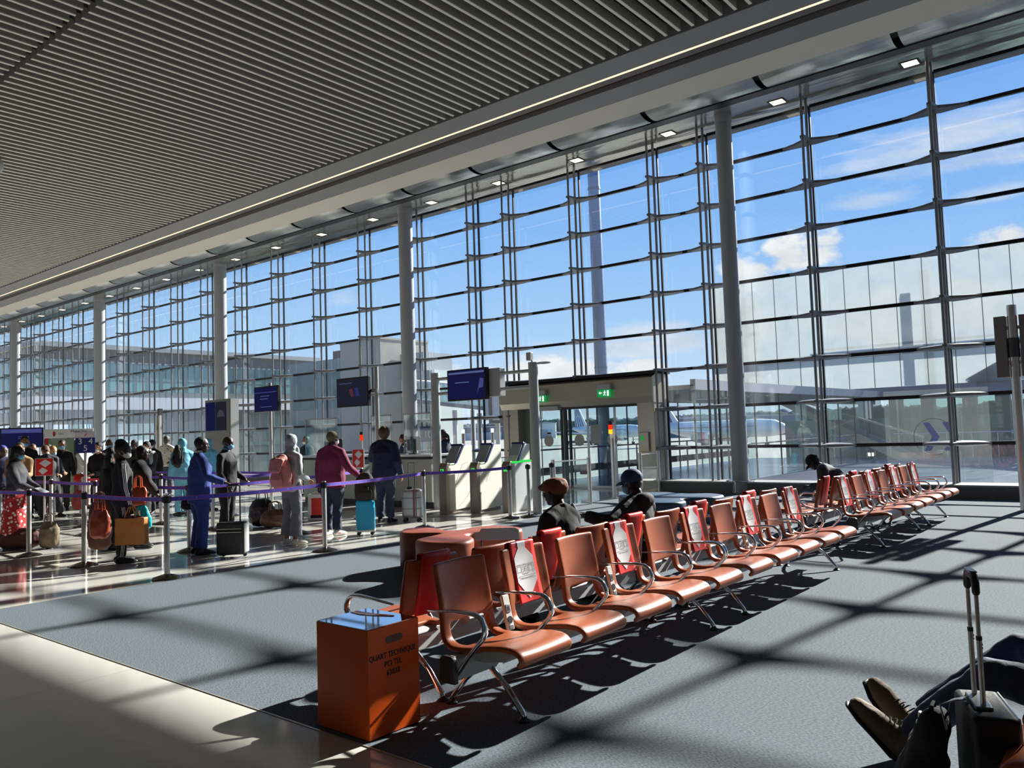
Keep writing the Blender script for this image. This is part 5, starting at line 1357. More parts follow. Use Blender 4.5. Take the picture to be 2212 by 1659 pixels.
p25 = person('person in blue and red knitted cap behind the long-haired woman', (-18.5, 6.1, 0), D(10), 1.70, 'dark', navy, pants=(blk, 0.06), hair='bandcap', hairmat=cloth('knit_blue', (70, 62, 160)))

# -- staff
s1 = person('staff member with long black hair behind the counter glass by the column', (-15.0, 14.0, 0), D(-150), 1.66, 'mid', navy, pants=(blk, 0.06), hair='ponytail', hyaw=0)
s2 = person('staff member with ponytail and mask, left of the boarding gates', (-13.38, 13.8, 0), D(190), 1.74, 'mid', navy, pants=(blk, 0.06), hair='ponytail', mask=MBL, hands={'L': (0.30, 0.08, 1.34), 'R': (0.32, -0.05, 1.26)}, hpitch=0.15)
s3 = person('staff member in dark uniform behind the left counter glass', (-18.9, 13.9, 0), D(-80), 1.70, 'mid', navy, pants=(blk, 0.06), hair='short', mask=MW)

# -- seated
q1 = person('seated person in brown flat cap and black vest on the left-facing bench', (-3.86, 5.36, 0.0), D(182), 1.66, 'deep', blk, pants=(blk, 0.07), hair='flatcap', hairmat=cloth('cap_brown', (112, 66, 40), 0.8), seat=0.40, lean=0.10, hyaw=D(-4), hpitch=0.10, hands={'L': (0.34, 0.14, 0.68), 'R': (0.36, -0.14, 0.68)}, fine=True, bulky=0.015, girth=1.05, hem=0.90)
gl = MB()
S, Hd = q1['S'], q1['Hd']
for sy in (-1, 1): gl.tube([S(Hd(0.100 + 0.004 * math.cos(a * PI / 6), 0.034 * sy + 0.022 * math.cos(a * PI / 6), 0.004 + 0.019 * math.sin(a * PI / 6))) for a in range(13)], 0.0022, 6).tube([S(Hd(0.098, 0.056 * sy, 0.008)), S(Hd(0.0, 0.088 * sy, 0.012))], 0.002, 6)
part('spectacles', gl, CHROME, q1['root'])
q2 = person('seated person in blue baseball cap and pale mask on the left-facing bench', (-3.86, 6.52, 0.0), D(178), 1.68, 'deep', cloth('dark_jacket', (32, 34, 44)), pants=(blk, 0.07), hair='cap', hairmat=cloth('cap_blue', (40, 62, 104), 0.75), mask=MBL, seat=0.38, hyaw=D(6), hpitch=0.18, hands={'L': (0.26, 0.52, 0.88), 'R': (0.34, -0.14, 0.66)}, fine=True, bulky=0.02, hood=True, hem=0.90)
w = q2['AR']['L'][2]
part('phone', MB().box(tuple(q2['S'](w + V((0.07, 0.06, 0.04)))), (0.075, 0.010, 0.145), rot=Matrix.Rotation(0.6, 3, 'Y')), mat('phone_grey', (120, 132, 150), 0.2), q2['root'], bevel=0.003)
q3 = person('person in dark grey slumped sideways over the far left-facing bench', (-3.95, 13.05, 0.0), D(185), 1.72, 'deep', cloth('slate', (56, 62, 70)), pants=(blk, 0.07), hair='cap', hairmat=blk, seat=0.42, lean=0.75, hpitch=0.35, hands={'L': (0.50, 0.25, 0.62), 'R': (0.52, -0.22, 0.60)}, girth=1.15, bulky=0.03, hem=0.90)
bootm = mat('boot_brown', (108, 86, 62), 0.75, 0, 0.3, 30, 0.3)
r1 = person('reclining person in dark jeans and brown boots at the lower right corner', (-0.02, 3.98, 0.0), D(180), 1.82, 'light', cloth('dark_green', (46, 54, 50)), pants=(cloth('blue_jean', (44, 56, 88), 0.8, 0.25, 60), 0.062, 0.88), shoes=bootm, hair='short', hairmat=HBR, seat=0.36, lean=-0.45, legs={'L': ((0.60, 0.04, 0.50), (0.97, -0.04, 0.15), (1.10, 0.00, 0.26)), 'R': ((0.55, -0.40, 0.52), (0.98, -0.24, 0.15), (1.10, -0.27, 0.27))}, hands={'L': (0.20, 0.10, 0.66), 'R': (0.20, -0.10, 0.66)}, fine=True, shoesc=1.12)
for k in 'LR':
    hip, kn, an, ft = r1['LG'][k]; f3 = (ft - an).normalized(); S = r1['S']
    mb = MB()
    up = V((0, 0, 1)); up = (up - f3 * up.dot(f3)).normalized(); sd = f3.cross(up)
    for j in range(4):
        c = an + f3 * (0.045 + 0.022 * j) + up * (0.050 - 0.010 * j)
        mb.tube([S(c - sd * 0.032), S(c + up * 0.010), S(c + sd * 0.032)], 0.0035, 6)
    part('laces', mb, mat('lace_dark', (34, 30, 28), 0.8), r1['root'])
# ------------------------------------------------------------------ luggage and bags
def rbox(c, s, r, m, name, parent, seg=3): return part(name, MB().box(c, s), m, parent, bevel=r, seg=seg)
WHEEL = mat('wheel_black', (30, 30, 32), 0.5)
def wheel(parent, x, y, r=0.028, w=0.022):
    o = part('wheel', MB().cyl((x, y - w / 2, r), (x, y + w / 2, r), r), WHEEL, parent, smooth=40)
    part('wheel_fork', MB().span((x - 0.012, y - 0.02, r), (x + 0.012, y + 0.02, r * 2 + 0.02)), DARKGREY, o)
# soft black trolley
e = empty('trolley_case', 'soft black trolley case with raised handle, right of the royal blue suit', 'suitcase', (-10.25, 6.26, 0), D(38))
cm = mat('case_black', (44, 45, 48), 0.7, 0, 0.12, 80, 0.1)
rbox((0, 0, 0.265), (0.40, 0.20, 0.45), 0.035, cm, 'body', e); rbox((0, -0.105, 0.21), (0.34, 0.03, 0.30), 0.012, cm, 'front_pocket', e)
part('zip_line', MB().span((-0.19, -0.103, 0.395), (0.16, -0.1, 0.402)).span((-0.17, -0.123, 0.352), (0.17, -0.119, 0.36)), STEEL, e)
part('handle', MB().tube([(-0.09, 0.06, 0.48), (-0.09, 0.06, 0.98), (-0.07, 0.06, 1.0), (0.07, 0.06, 1.0), (0.09, 0.06, 0.98), (0.09, 0.06, 0.48)], 0.010), DARK, e)
part('grip', MB().cyl((-0.075, 0.06, 1.0), (0.075, 0.06, 1.0), 0.017), DARK, e, smooth=40)
part('side_seam', MB().span((0.196, -0.09, 0.07), (0.202, 0.09, 0.47)), LIGHTGREY, e)
for x in (-0.15, 0.15): wheel(e, x, 0.07)
# bright blue cabin case with backpack
e = empty('cabin_case', 'bright turquoise-blue hard cabin case on white wheels', 'suitcase', (-10.40, 8.80, 0), D(42))
bm_ = mat('turquoise_shell', (24, 160, 208), 0.35)
rbox((0, 0, 0.32), (0.30, 0.20, 0.50), 0.04, bm_, 'shell', e, 4)
part('ridge', MB().span((-0.09, -0.104, 0.10), (-0.082, -0.098, 0.54)).span((0.0, -0.104, 0.10), (0.008, -0.098, 0.54)).span((0.082, -0.104, 0.10), (0.09, -0.098, 0.54)), bm_, e)
part('handle', MB().tube([(-0.08, 0.05, 0.55), (-0.08, 0.05, 0.95), (0.08, 0.05, 0.95), (0.08, 0.05, 0.55)], 0.009), CHROME, e)
for x in (-0.11, 0.11):
    for y in (-0.06, 0.06): wheel(e, x, y)
part('wheel_guard', MB().span((-0.15, -0.095, 0.055), (0.15, 0.095, 0.085)), WHITE, e)
def backpack(label, loc, rz, h, w, d, m, strap, tilt=0.0, front=True):
    e = empty('backpack', label, 'backpack', loc, rz)
    mb = MB().sweep([(0, 0, 0.02), (0, 0, h * 0.35), (0, 0, h * 0.75), (0, 0, h * 0.97)], [(w * 0.46, d * 0.44), (w * 0.50, d * 0.52), (w * 0.46, d * 0.46), (w * 0.30, d * 0.28)], n=20, side=(1, 0, 0))
    soft('body', mb, m, e, 0.010, 3, 0.014, 0.09)
    if front:
        mb = MB().sweep([(0, -d * 0.45, h * 0.08), (0, -d * 0.52, h * 0.28), (0, -d * 0.45, h * 0.50)], [(w * 0.34, d * 0.14), (w * 0.38, d * 0.18), (w * 0.30, d * 0.10)], n=16, side=(1, 0, 0))
        soft('front_pocket', mb, m, e, 0.009, 2, 0.006, 0.07)
    for sx in (-1, 1):
        mb = MB().sweep([(sx * w * 0.22, d * 0.34, h * 0.93), (sx * w * 0.26, d * 0.62, h * 0.85), (sx * w * 0.32, d * 0.66, h * 0.5), (sx * w * 0.38, d * 0.40, h * 0.12)], [(0.026, 0.006)] * 4, n=8, side=(1, 0, 0)); part('shoulder_strap', mb, strap, e, smooth=True)
    part('carry_loop', MB().tube([(-0.04, 0, h * 0.95), (-0.03, 0, h * 1.06), (0.03, 0, h * 1.06), (0.04, 0, h * 0.95)], 0.008), strap, e)
    part('zip_pull', MB().tube([(w * 0.2, -d * 0.56, h * 0.52), (w * 0.2, -d * 0.60, h * 0.40)], 0.004), STEEL, e)
    return e
olive = mat('olive_black_fabric', (46, 44, 38), 0.85, 0, 0.15, 60, 0.2)
backpack('olive-black backpack standing on the turquoise cabin case', (-10.40, 8.80, 0.575), D(42), 0.42, 0.36, 0.22, olive, BLACKFAB)
pink = mat('pink_fabric', (206, 132, 128), 0.8, 0, 0.1, 50, 0.2)
e = backpack('pink backpack with a puckered flap worn by the person in the pale headscarf', (-10.47, 7.235, 0.88), D(6), 0.48, 0.36, 0.22, pink, pink)
mb = MB().sweep([(0, 0.0, 0.46), (0, -0.10, 0.42), (0, -0.14, 0.26)], [(0.12, 0.05), (0.15, 0.05), (0.13, 0.03)], n=16, side=(1, 0, 0)); soft('flap', mb, pink, e, 0.010, 2, 0.016, 0.05)
backpack('small black backpack on the back of a person in pale blue coverall', (-16.62, 8.86, 1.13), D(-20), 0.42, 0.34, 0.2, BLACKFAB, BLACKFAB)
# silver case
e = empty('hard_case', 'silver-grey ribbed hard suitcase with brown straps by the counter', 'suitcase', (-11.12, 10.55, 0), D(30))
sv = mat('silver_shell', (158, 160, 164), 0.35, 0.35)
rbox((0, 0, 0.34), (0.36, 0.24, 0.52), 0.05, sv, 'shell', e, 4)
part('rib', MB().span((-0.185, -0.124, 0.24), (0.185, 0.124, 0.25)).span((-0.185, -0.124, 0.44), (0.185, 0.124, 0.45)), DARKGREY, e)
part('strap', MB().span((0.05, -0.127, 0.08), (0.085, 0.127, 0.607)).span((0.10, -0.127, 0.08), (0.115, 0.127, 0.607)), mat('strap_brown', (96, 52, 44), 0.5), e)
part('handle', MB().tube([(-0.09, 0.09, 0.6), (-0.09, 0.09, 1.10), (0.03, 0.09, 1.10), (0.03, 0.09, 0.6)], 0.010), DARKGREY, e)
part('tag', MB().box((-0.06, 0.05, 0.60), (0.09, 0.05, 0.10)), DARK, e, bevel=0.01)
for x in (-0.13, 0.13):
    for y in (-0.08, 0.08): wheel(e, x, y, 0.03)
def softbag(name, label, cat, loc, rz, w, d, h, m, strap=None, topf=0.75, wrinkle=0.03, handles=True, hh=0.14):
    e = empty(name, label, cat, loc, rz)
    mb = MB().sweep([(0, 0, 0.04 * h + d * 0.2), (0, 0, h * 0.4), (0, 0, h * 0.75), (0, 0, h * 0.96)], [(w * 0.50, d * 0.50), (w * 0.52, d * 0.55), (w * 0.48, d * 0.42), (w * 0.5 * topf, d * 0.16)], n=20, side=(1, 0, 0))
    o = soft('body', mb, m, e, 0.011, 2, wrinkle, 0.11)
    for v in o.data.vertices:
        if v.co.z < 0.012: v.co.z = 0.012
    if handles:
        for sy in (-1, 1):
            part('handle', MB().tube([(-w * 0.2, sy * d * 0.2, h * 0.82), (-w * 0.16, sy * d * 0.14, h + hh * 0.8), (-w * 0.05, sy * d * 0.10, h + hh), (w * 0.05, sy * d * 0.10, h + hh), (w * 0.16, sy * d * 0.14, h + hh * 0.8), (w * 0.2, sy * d * 0.2, h * 0.82)], 0.010), strap or m, e)
    return e
blkle = mat('black_shiny_leather', (26, 26, 30), 0.32, 0, 0.2, 20, 0.15)
brn = mat('brown_shiny_leather', (92, 66, 52), 0.35, 0, 0.15, 20, 0.15)
softbag('leather_bag', 'large shiny black leather bag on the floor behind the black trolley', 'bag', (-13.3, 8.75, 0), D(30), 0.52, 0.30, 0.50, blkle)
softbag('leather_holdall', 'bronze-brown leather holdall beside the shiny black bag', 'bag', (-12.85, 8.72, 0), D(35), 0.55, 0.28, 0.32, brn, hh=0.16)
softbag('floor_bag', 'dark red-brown bag on the floor under the red floral skirt', 'bag', (-14.45, 5.02, 0), D(40), 0.70, 0.34, 0.31, mat('maroon_fabric', (86, 46, 40), 0.75, 0, 0.1, 40), handles=False)
softbag('floor_bag', 'khaki-brown soft bag standing left of the first front belt post', 'bag', (-14.0, 5.30, 0), D(40), 0.30, 0.24, 0.42, mat('khaki_fabric', (112, 98, 78), 0.8, 0, 0.1, 40))
# bags carried by the tracksuit wearer
e = empty('tote_bag', 'square caramel-tan tote bag hanging from the tracksuit wearer hand', 'bag', (-10.95, 5.18, 0.27), D(40))
tanm = mat('caramel_leather', (176, 112, 52), 0.5, 0, 0.1, 14, 0.1)
mb = MB().span((-0.20, -0.075, 0.0), (0.20, 0.075, 0.36)); soft('body', mb, tanm, e, 0.012, 2, 0.018, 0.12)
part('lining', MB().ell((0, 0, 0.35), (0.17, 0.05, 0.04)), mat('bag_lining', (90, 74, 62), 0.8), e, smooth=True)
part('handle', MB().tube([(-0.08, -0.05, 0.34), (-0.03, -0.03, 0.50), (0.03, -0.03, 0.50), (0.08, -0.05, 0.34)], 0.010).tube([(-0.08, 0.05, 0.34), (-0.03, 0.03, 0.50), (0.03, 0.03, 0.50), (0.08, 0.05, 0.34)], 0.010), tanm, e)
softbag('hand_bag', 'rust-orange handbag hanging left of the tracksuit legs', 'bag', (-11.78, 5.12, 0.30), D(30), 0.30, 0.18, 0.42, mat('rust_leather', (158, 66, 34), 0.45, 0, 0.1, 14), hh=0.18)
softbag('garment_bag', 'slanted dark brown bag hanging behind the rust-orange handbag', 'bag', (-12.15, 5.28, 0.10), D(40), 0.34, 0.16, 0.70, mat('cocoa_fabric', (98, 68, 56), 0.8, 0, 0.1, 30))
softbag('shoulder_bag', 'black shoulder bag behind the tracksuit wearer', 'bag', (-11.98, 5.52, 0.62), D(35), 0.32, 0.16, 0.34, BLACKFAB, hh=0.30)
softbag('shoulder_bag', 'orange leather shoulder bag under the arm of the black hooded coat', 'bag', (-12.10, 5.82, 0.68), D(30), 0.30, 0.14, 0.30, mat('orange_leather', (196, 88, 40), 0.4, 0, 0.1, 14), hh=0.16)
softbag('small_bag', 'small black bag hanging at hip height behind the royal blue suit', 'bag', (-11.42, 6.28, 0.60), D(60), 0.26, 0.16, 0.20, BLACKFAB, hh=0.18)
e = empty('plastic_bag', 'turquoise and white plastic carrier bag hanging beside the tan tote', 'bag', (-12.02, 5.84, 0.36), D(38))
tq = mat('turquoise_plastic', (30, 186, 196), 0.3, 0, 0.1, 16)
mb = MB().sweep([(0, 0, 0.02), (0, 0, 0.16), (0, 0, 0.30), (0, 0, 0.37)], [(0.15, 0.06), (0.145, 0.07), (0.08, 0.04), (0.03, 0.02)], n=16, side=(1, 0, 0)); soft('body', mb, tq, e, 0.010, 2, 0.02, 0.08)
part('white_panel', MB().prism([(-0.035, 0.10), (0.03, 0.10), (0.01, 0.27), (-0.015, 0.27)], 0.004, 'y', -0.078), PANEL, e)
part('loop', MB().tube([(-0.03, 0, 0.36), (-0.02, 0, 0.46), (0.02, 0, 0.46), (0.03, 0, 0.36)], 0.006), WHITE, e)
e = empty('shopping_bag', 'red and white shopping bag on the floor left of the plum jacket', 'bag', (-13.1, 9.95, 0), D(40))
part('paper_body', MB().prism([(-0.24, -0.08), (0.22, -0.08), (0.22, 0.08), (-0.24, 0.08)], 0.52, 'z', 0.0), PANEL, e, bevel=0.01)
part('red_print', MB().span((-0.17, -0.086, 0.10), (0.20, -0.081, 0.44)), mat('red_print', (205, 44, 34), 0.5, 0, 0.3, 30), e)
part('black_strip', MB().span((-0.19, -0.088, 0.05), (0.20, -0.083, 0.11)), BLACKINK, e)
part('tissue', MB().ell((0, 0, 0.52), (0.20, 0.07, 0.05)), mat('tissue_cream', (226, 216, 196), 0.9, 0, 0.05, 10, 0.5), e, smooth=True)
softbag('red_bag', 'bright red box bag carried left of the number board pole', 'bag', (-17.75, 7.3, 0.86), D(30), 0.26, 0.14, 0.17, RED, handles=False)
softbag('checked_bag', 'red checked zip bag held low behind the number board pole', 'bag', (-17.6, 7.25, 0.30), D(30), 0.36, 0.18, 0.40, mat('red_check', (170, 72, 72), 0.7, 0, 0.35, 26), hh=0.2)
# tall trolley at lower right with a bag slumped on it
e = empty('trolley_case', 'black trolley case with tall telescopic handle at the lower right', 'suitcase', (-0.60, 3.50, 0), D(111))
rbox((0, 0, 0.29), (0.34, 0.155, 0.50), 0.02, mat('case_jet', (20, 20, 23), 0.6, 0, 0.15, 60, 0.1), 'body', e)
part('chrome_edge', MB().tube([(-0.172, -0.076, 0.06), (-0.172, -0.076, 0.50), (-0.15, -0.076, 0.536), (0.15, -0.076, 0.536), (0.172, -0.076, 0.50), (0.172, -0.076, 0.06)], 0.004), STEEL, e)
part('handle_plate', MB().box((0, 0.02, 0.545), (0.18, 0.06, 0.014)), mat('plate_pewter', (150, 150, 150), 0.3, 0.6), e, bevel=0.004)
for x in (-0.07, 0.07):
    r_ = part('handle_rod', MB().cyl((x, 0.02, 0.54), (x, 0.02, 0.80), 0.0095), STEEL, e, smooth=40)
    part('inner_rod', MB().cyl((x, 0.02, 0.80), (x, 0.02, 0.99), 0.0075), STEEL, r_, smooth=40)
    part('rod_collar', MB().cyl((x, 0.02, 0.79), (x, 0.02, 0.805), 0.0105), DARK, r_, smooth=40)
    part('rod_buttons', MB().box((x, 0.011, 0.775), (0.006, 0.004, 0.007)).box((x, 0.011, 0.762), (0.006, 0.004, 0.007)), BLACKINK, r_)
mb = MB().sweep([(-0.07, 0.02, 0.965), (-0.07, 0.02, 1.0), (-0.05, 0.02, 1.02), (0.05, 0.02, 1.02), (0.07, 0.02, 1.0), (0.07, 0.02, 0.965)], [(0.014, 0.017)] * 6, n=12, side=(0, 1, 0)); part('grip', mb, DARK, e, smooth=True)
part('grip_top', MB().box((0, 0.02, 1.036), (0.10, 0.026, 0.008)), mat('plate_pewter', (150, 150, 150), 0.3, 0.6), e, bevel=0.003)
for x in (-0.12, 0.12): wheel(e, x, 0.04)
e = empty('rucksack', 'black rucksack with pale buckle straps slumped against the tall-handled trolley', 'backpack', (-0.82, 3.44, 0), D(95))
mb = MB().sweep([(0.0, 0.02, 0.09), (0.02, 0.01, 0.20), (0.02, -0.02, 0.34), (0.0, -0.06, 0.47)], [(0.17, 0.11), (0.17, 0.10), (0.13, 0.075), (0.08, 0.05)], n=18, side=(1, 0, 0)); soft('body', mb, BLACKFAB, e, 0.010, 2, 0.035, 0.10)
part('strap', MB().sweep([(-0.05, -0.10, 0.45), (-0.03, -0.08, 0.53), (0.0, -0.13, 0.55), (0.01, -0.165, 0.555)], [(0.016, 0.004)] * 4, n=8, side=(1, 0, 0)).sweep([(0.05, -0.09, 0.43), (0.04, -0.11, 0.53), (0.03, -0.17, 0.557)], [(0.014, 0.004)] * 3, n=8, side=(1, 0, 0)), LIGHTGREY, e, smooth=True)
part('buckle', MB().box((-0.03, 0.0, 0.445), (0.03, 0.012, 0.03)), STEEL, e, bevel=0.003)
part('buckle', MB().box((0.03, 0.0, 0.46), (0.03, 0.012, 0.03)), STEEL, e, bevel=0.003)
part('carry_loop', MB().tube([(-0.04, -0.06, 0.46), (-0.03, -0.05, 0.52), (0.03, -0.05, 0.52), (0.04, -0.06, 0.46)], 0.007), BLACKFAB, e)
# ------------------------------------------------------------------ outside
AP = -3.2
CONC = mat('apron_concrete', (138, 136, 130), 0.85, 0, 0.12, 0.05)
def struct2(name, mb, m, label, cat, **kw): return struct(name, mb, m, label, cat, **kw)
struct('ground', MB().span((-1500, 19.4, AP - 0.5), (600, 426, AP)), CONC, 'pale concrete apron outside the window wall', 'ground')
g = part('grass_strip', MB().span((-1500, 426, AP - 0.4), (600, 630, AP + 0.02)), mat('airfield_grass', (118, 138, 82), 0.9, 0, 0.2, 0.03), None)
tag(g, 'strip of green airfield grass beyond the apron', 'grass', kind='stuff')
# far trees
def treeline(name, label, x0, x1, y, h, seed, col):
    mb = MB(); bm = mb.bm; rows_ = []
    n = 700
    for i in range(n + 1):
        x = x0 + (x1 - x0) * i / n
        hh = h * (0.75 + 0.16 * noise.noise(V((x * 0.02, seed, 0))) + 0.12 * noise.noise(V((x * 0.11, seed, 5))) + 0.12 * noise.noise(V((x * 0.4, seed, 9))))
        hh = max(3.0, hh)
        rows_.append([bm.verts.new(p) for p in ((x, y - 8, AP), (x, y - 5 + 2 * noise.noise(V((x * .3, 2, seed))), AP + hh * 0.6), (x, y, AP + hh), (x, y + 12, AP + hh * 0.8), (x, y + 25, AP))])
    for a, b in zip(rows_, rows_[1:]):
        for k in range(4): bm.faces.new((a[k], a[k + 1], b[k + 1], b[k]))
    o = part(name, mb, mat(name + '_' + col[0], col[1], 0.95, 0, 0.45, 0.12), None, smooth=True)
    tag(o, label, 'trees', kind='stuff')
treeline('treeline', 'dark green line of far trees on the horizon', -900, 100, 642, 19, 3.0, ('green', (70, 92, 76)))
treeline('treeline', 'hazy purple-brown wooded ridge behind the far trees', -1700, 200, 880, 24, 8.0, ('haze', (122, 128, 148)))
# hangars
def building(label, c, s, m, roofm=None, yaw=0):
    e = empty('far_building', label, 'building', (c[0], c[1], AP), yaw)
    part('walls', MB().span((-s[0]/2, -s[1]/2, 0), (s[0]/2, s[1]/2, s[2])), m, e)
    part('roof', MB().prism([(-s[0]/2 - 0.4, s[2]), (s[0]/2 + 0.4, s[2]), (s[0]/2 + 0.4, s[2] + 0.4), (0, s[2] + 1.0), (-s[0]/2 - 0.4, s[2] + 0.4)], s[1] + 0.8, 'y', -s[1]/2 - 0.4), roofm or LIGHTGREY, e)
    part('doors', MB().span((-s[0]*0.3, -s[1]/2 - 0.08, 0), (s[0]*0.3, -s[1]/2, s[2]*0.6)), LIGHTGREY, e)
building('far white hangar behind the white airliner', (-309, 412, 0), (13, 12, 9.5), WHITE, None, 0.6)
building('far blue hangar left of the white hangar', (-321, 405, 0), (10, 12, 8.5), mat('hangar_blue', (92, 132, 178), 0.6), None, 0.6)
building('low grey far building right of the white airliner', (-150, 330, 0), (60, 14, 8), mat('far_grey', (120, 130, 145), 0.8), None, 0.4)
building('low dark far terminal building left of the boarding gates', (-381, 400, 0), (118, 12, 8.5), mat('far_dark', (120, 118, 126), 0.8), None, 0.6)
# aircraft
PW = mat('aircraft_white', (236, 238, 240), 0.3, 0, 0.02, 0.3); PBL = mat('livery_blue', (36, 62, 130), 0.35); PRD = mat('livery_red', (196, 44, 52), 0.35)
def aircraft(label, tail, heading, L=36.0, r=2.0, body=None, z=AP):
    e = empty('airliner', label, 'airplane', (tail[0], tail[1], z), heading)
    m = body or PW
    zc = 3.9
    mb = MB().sweep([(0, 0, zc + 1.3), (4, 0, zc + 0.8), (9, 0, zc + 0.2), (13, 0, zc), (L - 6, 0, zc), (L - 3, 0, zc - 0.05), (L - 1, 0, zc - 0.35), (L - 0.2, 0, zc - 0.6)], [0.45, 1.0, 1.75, r, r, 1.8, 1.15, 0.45], n=24)
    part('fuselage', mb, m, e, smooth=True)
    part('windows', MB().span((9, -r - 0.01, zc + 0.35), (L - 6, -r + 0.1, zc + 0.6)).span((9, r - 0.1, zc + 0.35), (L - 6, r + 0.01, zc + 0.6)), mat('cabin_window_grey', (150, 158, 168), 0.3), e)
    f = part('tail_fin', MB().prism([(1.2, zc + 1.2), (8.0, zc + 1.8), (3.2, zc + 8.2), (0.6, zc + 8.2)], 0.36, 'y', -0.18), m, e, bevel=0.08)
    st = MB()
    for k in range(4):
        x = 1.6 + 1.3 * k
        st.prism([(x, zc + 1.6 + 0.1 * k), (x + 0.75, zc + 1.7 + 0.1 * k), (1.2 + (x - 1.2) * 0.42 + 0.32, zc + 7.6), (1.2 + (x - 1.2) * 0.42, zc + 7.6)], 0.4, 'y', -0.2)
    part('fin_stripes', st, PBL, f)
    part('fin_red_stripe', MB().prism([(1.25, zc + 1.4), (1.55, zc + 1.5), (1.0, zc + 5.0), (0.85, zc + 5.0)], 0.41, 'y', -0.205), PRD, f)
    for s in (-1, 1):
        w = MB(); w.prism([(15.0, s * 1.6), (21.5, s * 1.6), (14.5, s * 16.5), (12.8, s * 16.5)], 0.35, 'z', zc - 1.3)
        for v in w.bm.verts: v.co.z += abs(v.co.y) * 0.09
        part('wing', w, m, e, bevel=0.1)
        t = MB(); t.prism([(1.5, s * 0.6), (5.2, s * 0.6), (2.2, s * 6.0), (1.0, s * 6.0)], 0.22, 'z', zc + 1.0); part('tailplane', t, m, e, bevel=0.06)
        en = part('engine', MB().sweep([(15.6, s * 5.6, zc - 1.9), (16.6, s * 5.6, zc - 1.9), (19.6, s * 5.6, zc - 1.9), (20.4, s * 5.6, zc - 1.9)], [0.7, 1.05, 1.22, 1.1], n=20, roundcap=False), m, e, smooth=40)
        part('engine_intake', MB().cyl((20.38, s * 5.6, zc - 1.9), (20.46, s * 5.6, zc - 1.9), 0.95).cyl((15.5, s * 5.6, zc - 1.9), (15.62, s * 5.6, zc - 1.9), 0.6), DARKGREY, en)
        part('pylon', MB().span((16.5, s * 5.6 - 0.15, zc - 1.2), (19.5, s * 5.6 + 0.15, zc - 0.7)), m, en)
        part('main_gear', MB().cyl((17, s * 3, 0.5), (17, s * 3, zc - 1), 0.18).cyl((17, s * 3 - 0.5, 0.55), (17, s * 3 + 0.5, 0.55), 0.55), DARKGREY, e)
    part('nose_gear', MB().cyl((L - 5, 0, 0.5), (L - 5, 0, zc - 1.5), 0.14).cyl((L - 5, -0.3, 0.4), (L - 5, 0.3, 0.4), 0.4), DARKGREY, e)
    return e
aircraft('white airliner with blue-striped tail seen through the glass doors', (-154.5, 221.5), math.radians(-20), 36)
aircraft('pale airliner with striped tail seen behind the right end of the door portal', (-99, 176), math.radians(-8), 36)
aircraft('airliner tail with blue stripes seen under the far left terminal wing', (-193.5, 80), math.radians(120), 36)
# low service vehicles under the airliner
VEH = mat('vehicle_dark', (70, 76, 86), 0.6)
for k, (x, y) in enumerate([(-150, 214), (-143, 212), (-135.5, 208)]):
    e = empty('apron_vehicle', ['dark apron cart under the tail of the white airliner', 'dark apron cart under the middle of the white airliner', 'dark apron cart beside the engine of the white airliner'][k], 'vehicle', (x, y, AP), 0.6)
    part('body', MB().span((-2.2, -0.9, 0.5), (2.2, 0.9, 1.3)).span((0.9, -0.9, 1.3), (2.0, 0.9, 2.0)), VEH, e, bevel=0.1)
    for sx in (-1.4, 1.4): part('wheel', MB().cyl((sx, -1.0, 0.4), (sx, 1.0, 0.4), 0.4), DARK, e, smooth=40)
# mast
e = empty('light_mast', 'very tall slim blue-grey floodlight mast outside', 'mast', (-15.78, 24.5, AP))
part('shaft', MB().cyl((0, 0, 0), (0, 0, 26), 0.25, 0.185, n=24), mat('mast_paint', (108, 128, 158), 0.35, 0.3), e, smooth=40)
part('joint_ring', MB().cyl((0, 0, 13.6), (0, 0, 13.68), 0.235).cyl((0, 0, 7.0), (0, 0, 7.08), 0.245), mat('mast_ring', (92, 110, 138), 0.4), e, smooth=40)
part('head', MB().box((0, 0, 26.2), (2.4, 0.4, 0.5)), LIGHTGREY, e)

# covered walkway behind the doors
e = empty('glazed_walkway', 'low glass-walled walkway with pale roof edge leading out from the doors', 'walkway', (0, 0, 0), 0, kind='structure')
WALKGLASS = glass_mat('walkway_glass', (0.92, 0.97, 0.965), 0.8, 0.04)
part('floor_slab', MB().span((-15.4, 18.9, -0.4), (-9.6, 37, 0.0)), mat('walkway_floor_blue', (58, 84, 130), 0.16, 0, 0.06, 1), e)
part('roof_slab', MB().span((-15.4, 19.45, 2.60), (-9.66, 37, 2.72)), mat('walk_roof', (150, 152, 158), 0.6), e)
part('roof_edge', MB().span((-9.75, 19.45, 2.58), (-9.60, 37, 2.86)), mat('roof_edge_grey', (168, 172, 182), 0.45), e)
part('roof_edge', MB().span((-15.46, 19.45, 2.58), (-15.35, 37, 2.80)), DARKGREY, e)
dm = MB()
for k in range(60): dm.span((-9.80, 19.7 + 0.28 * k, 2.36), (-9.795, 19.82 + 0.28 * k, 2.46))
part('roof_lattice', MB().span((-9.80, 19.45, 2.28), (-9.79, 37, 2.56)), mat('lattice_grey', (74, 92, 96), 0.5), e)
part('lattice_window', dm, WHITE, e)
for xx in (-9.68, -15.38):
    for k in range(9):
        y = 19.5 + 2.0 * k
        part('glass_panel', MB().span((xx - 0.006, y + 0.03, 0.02), (xx + 0.006, y + 1.97, 2.58)), WALKGLASS, e)
        part('mullion', MB().span((xx - 0.02, y - 0.02, 0), (xx + 0.02, y + 0.02, 2.6)), DARKGREY, e)
part('handrail', MB().cyl((-15.2, 19.5, 1.02), (-15.2, 36, 1.02), 0.025), DARKGREY, e, smooth=40)
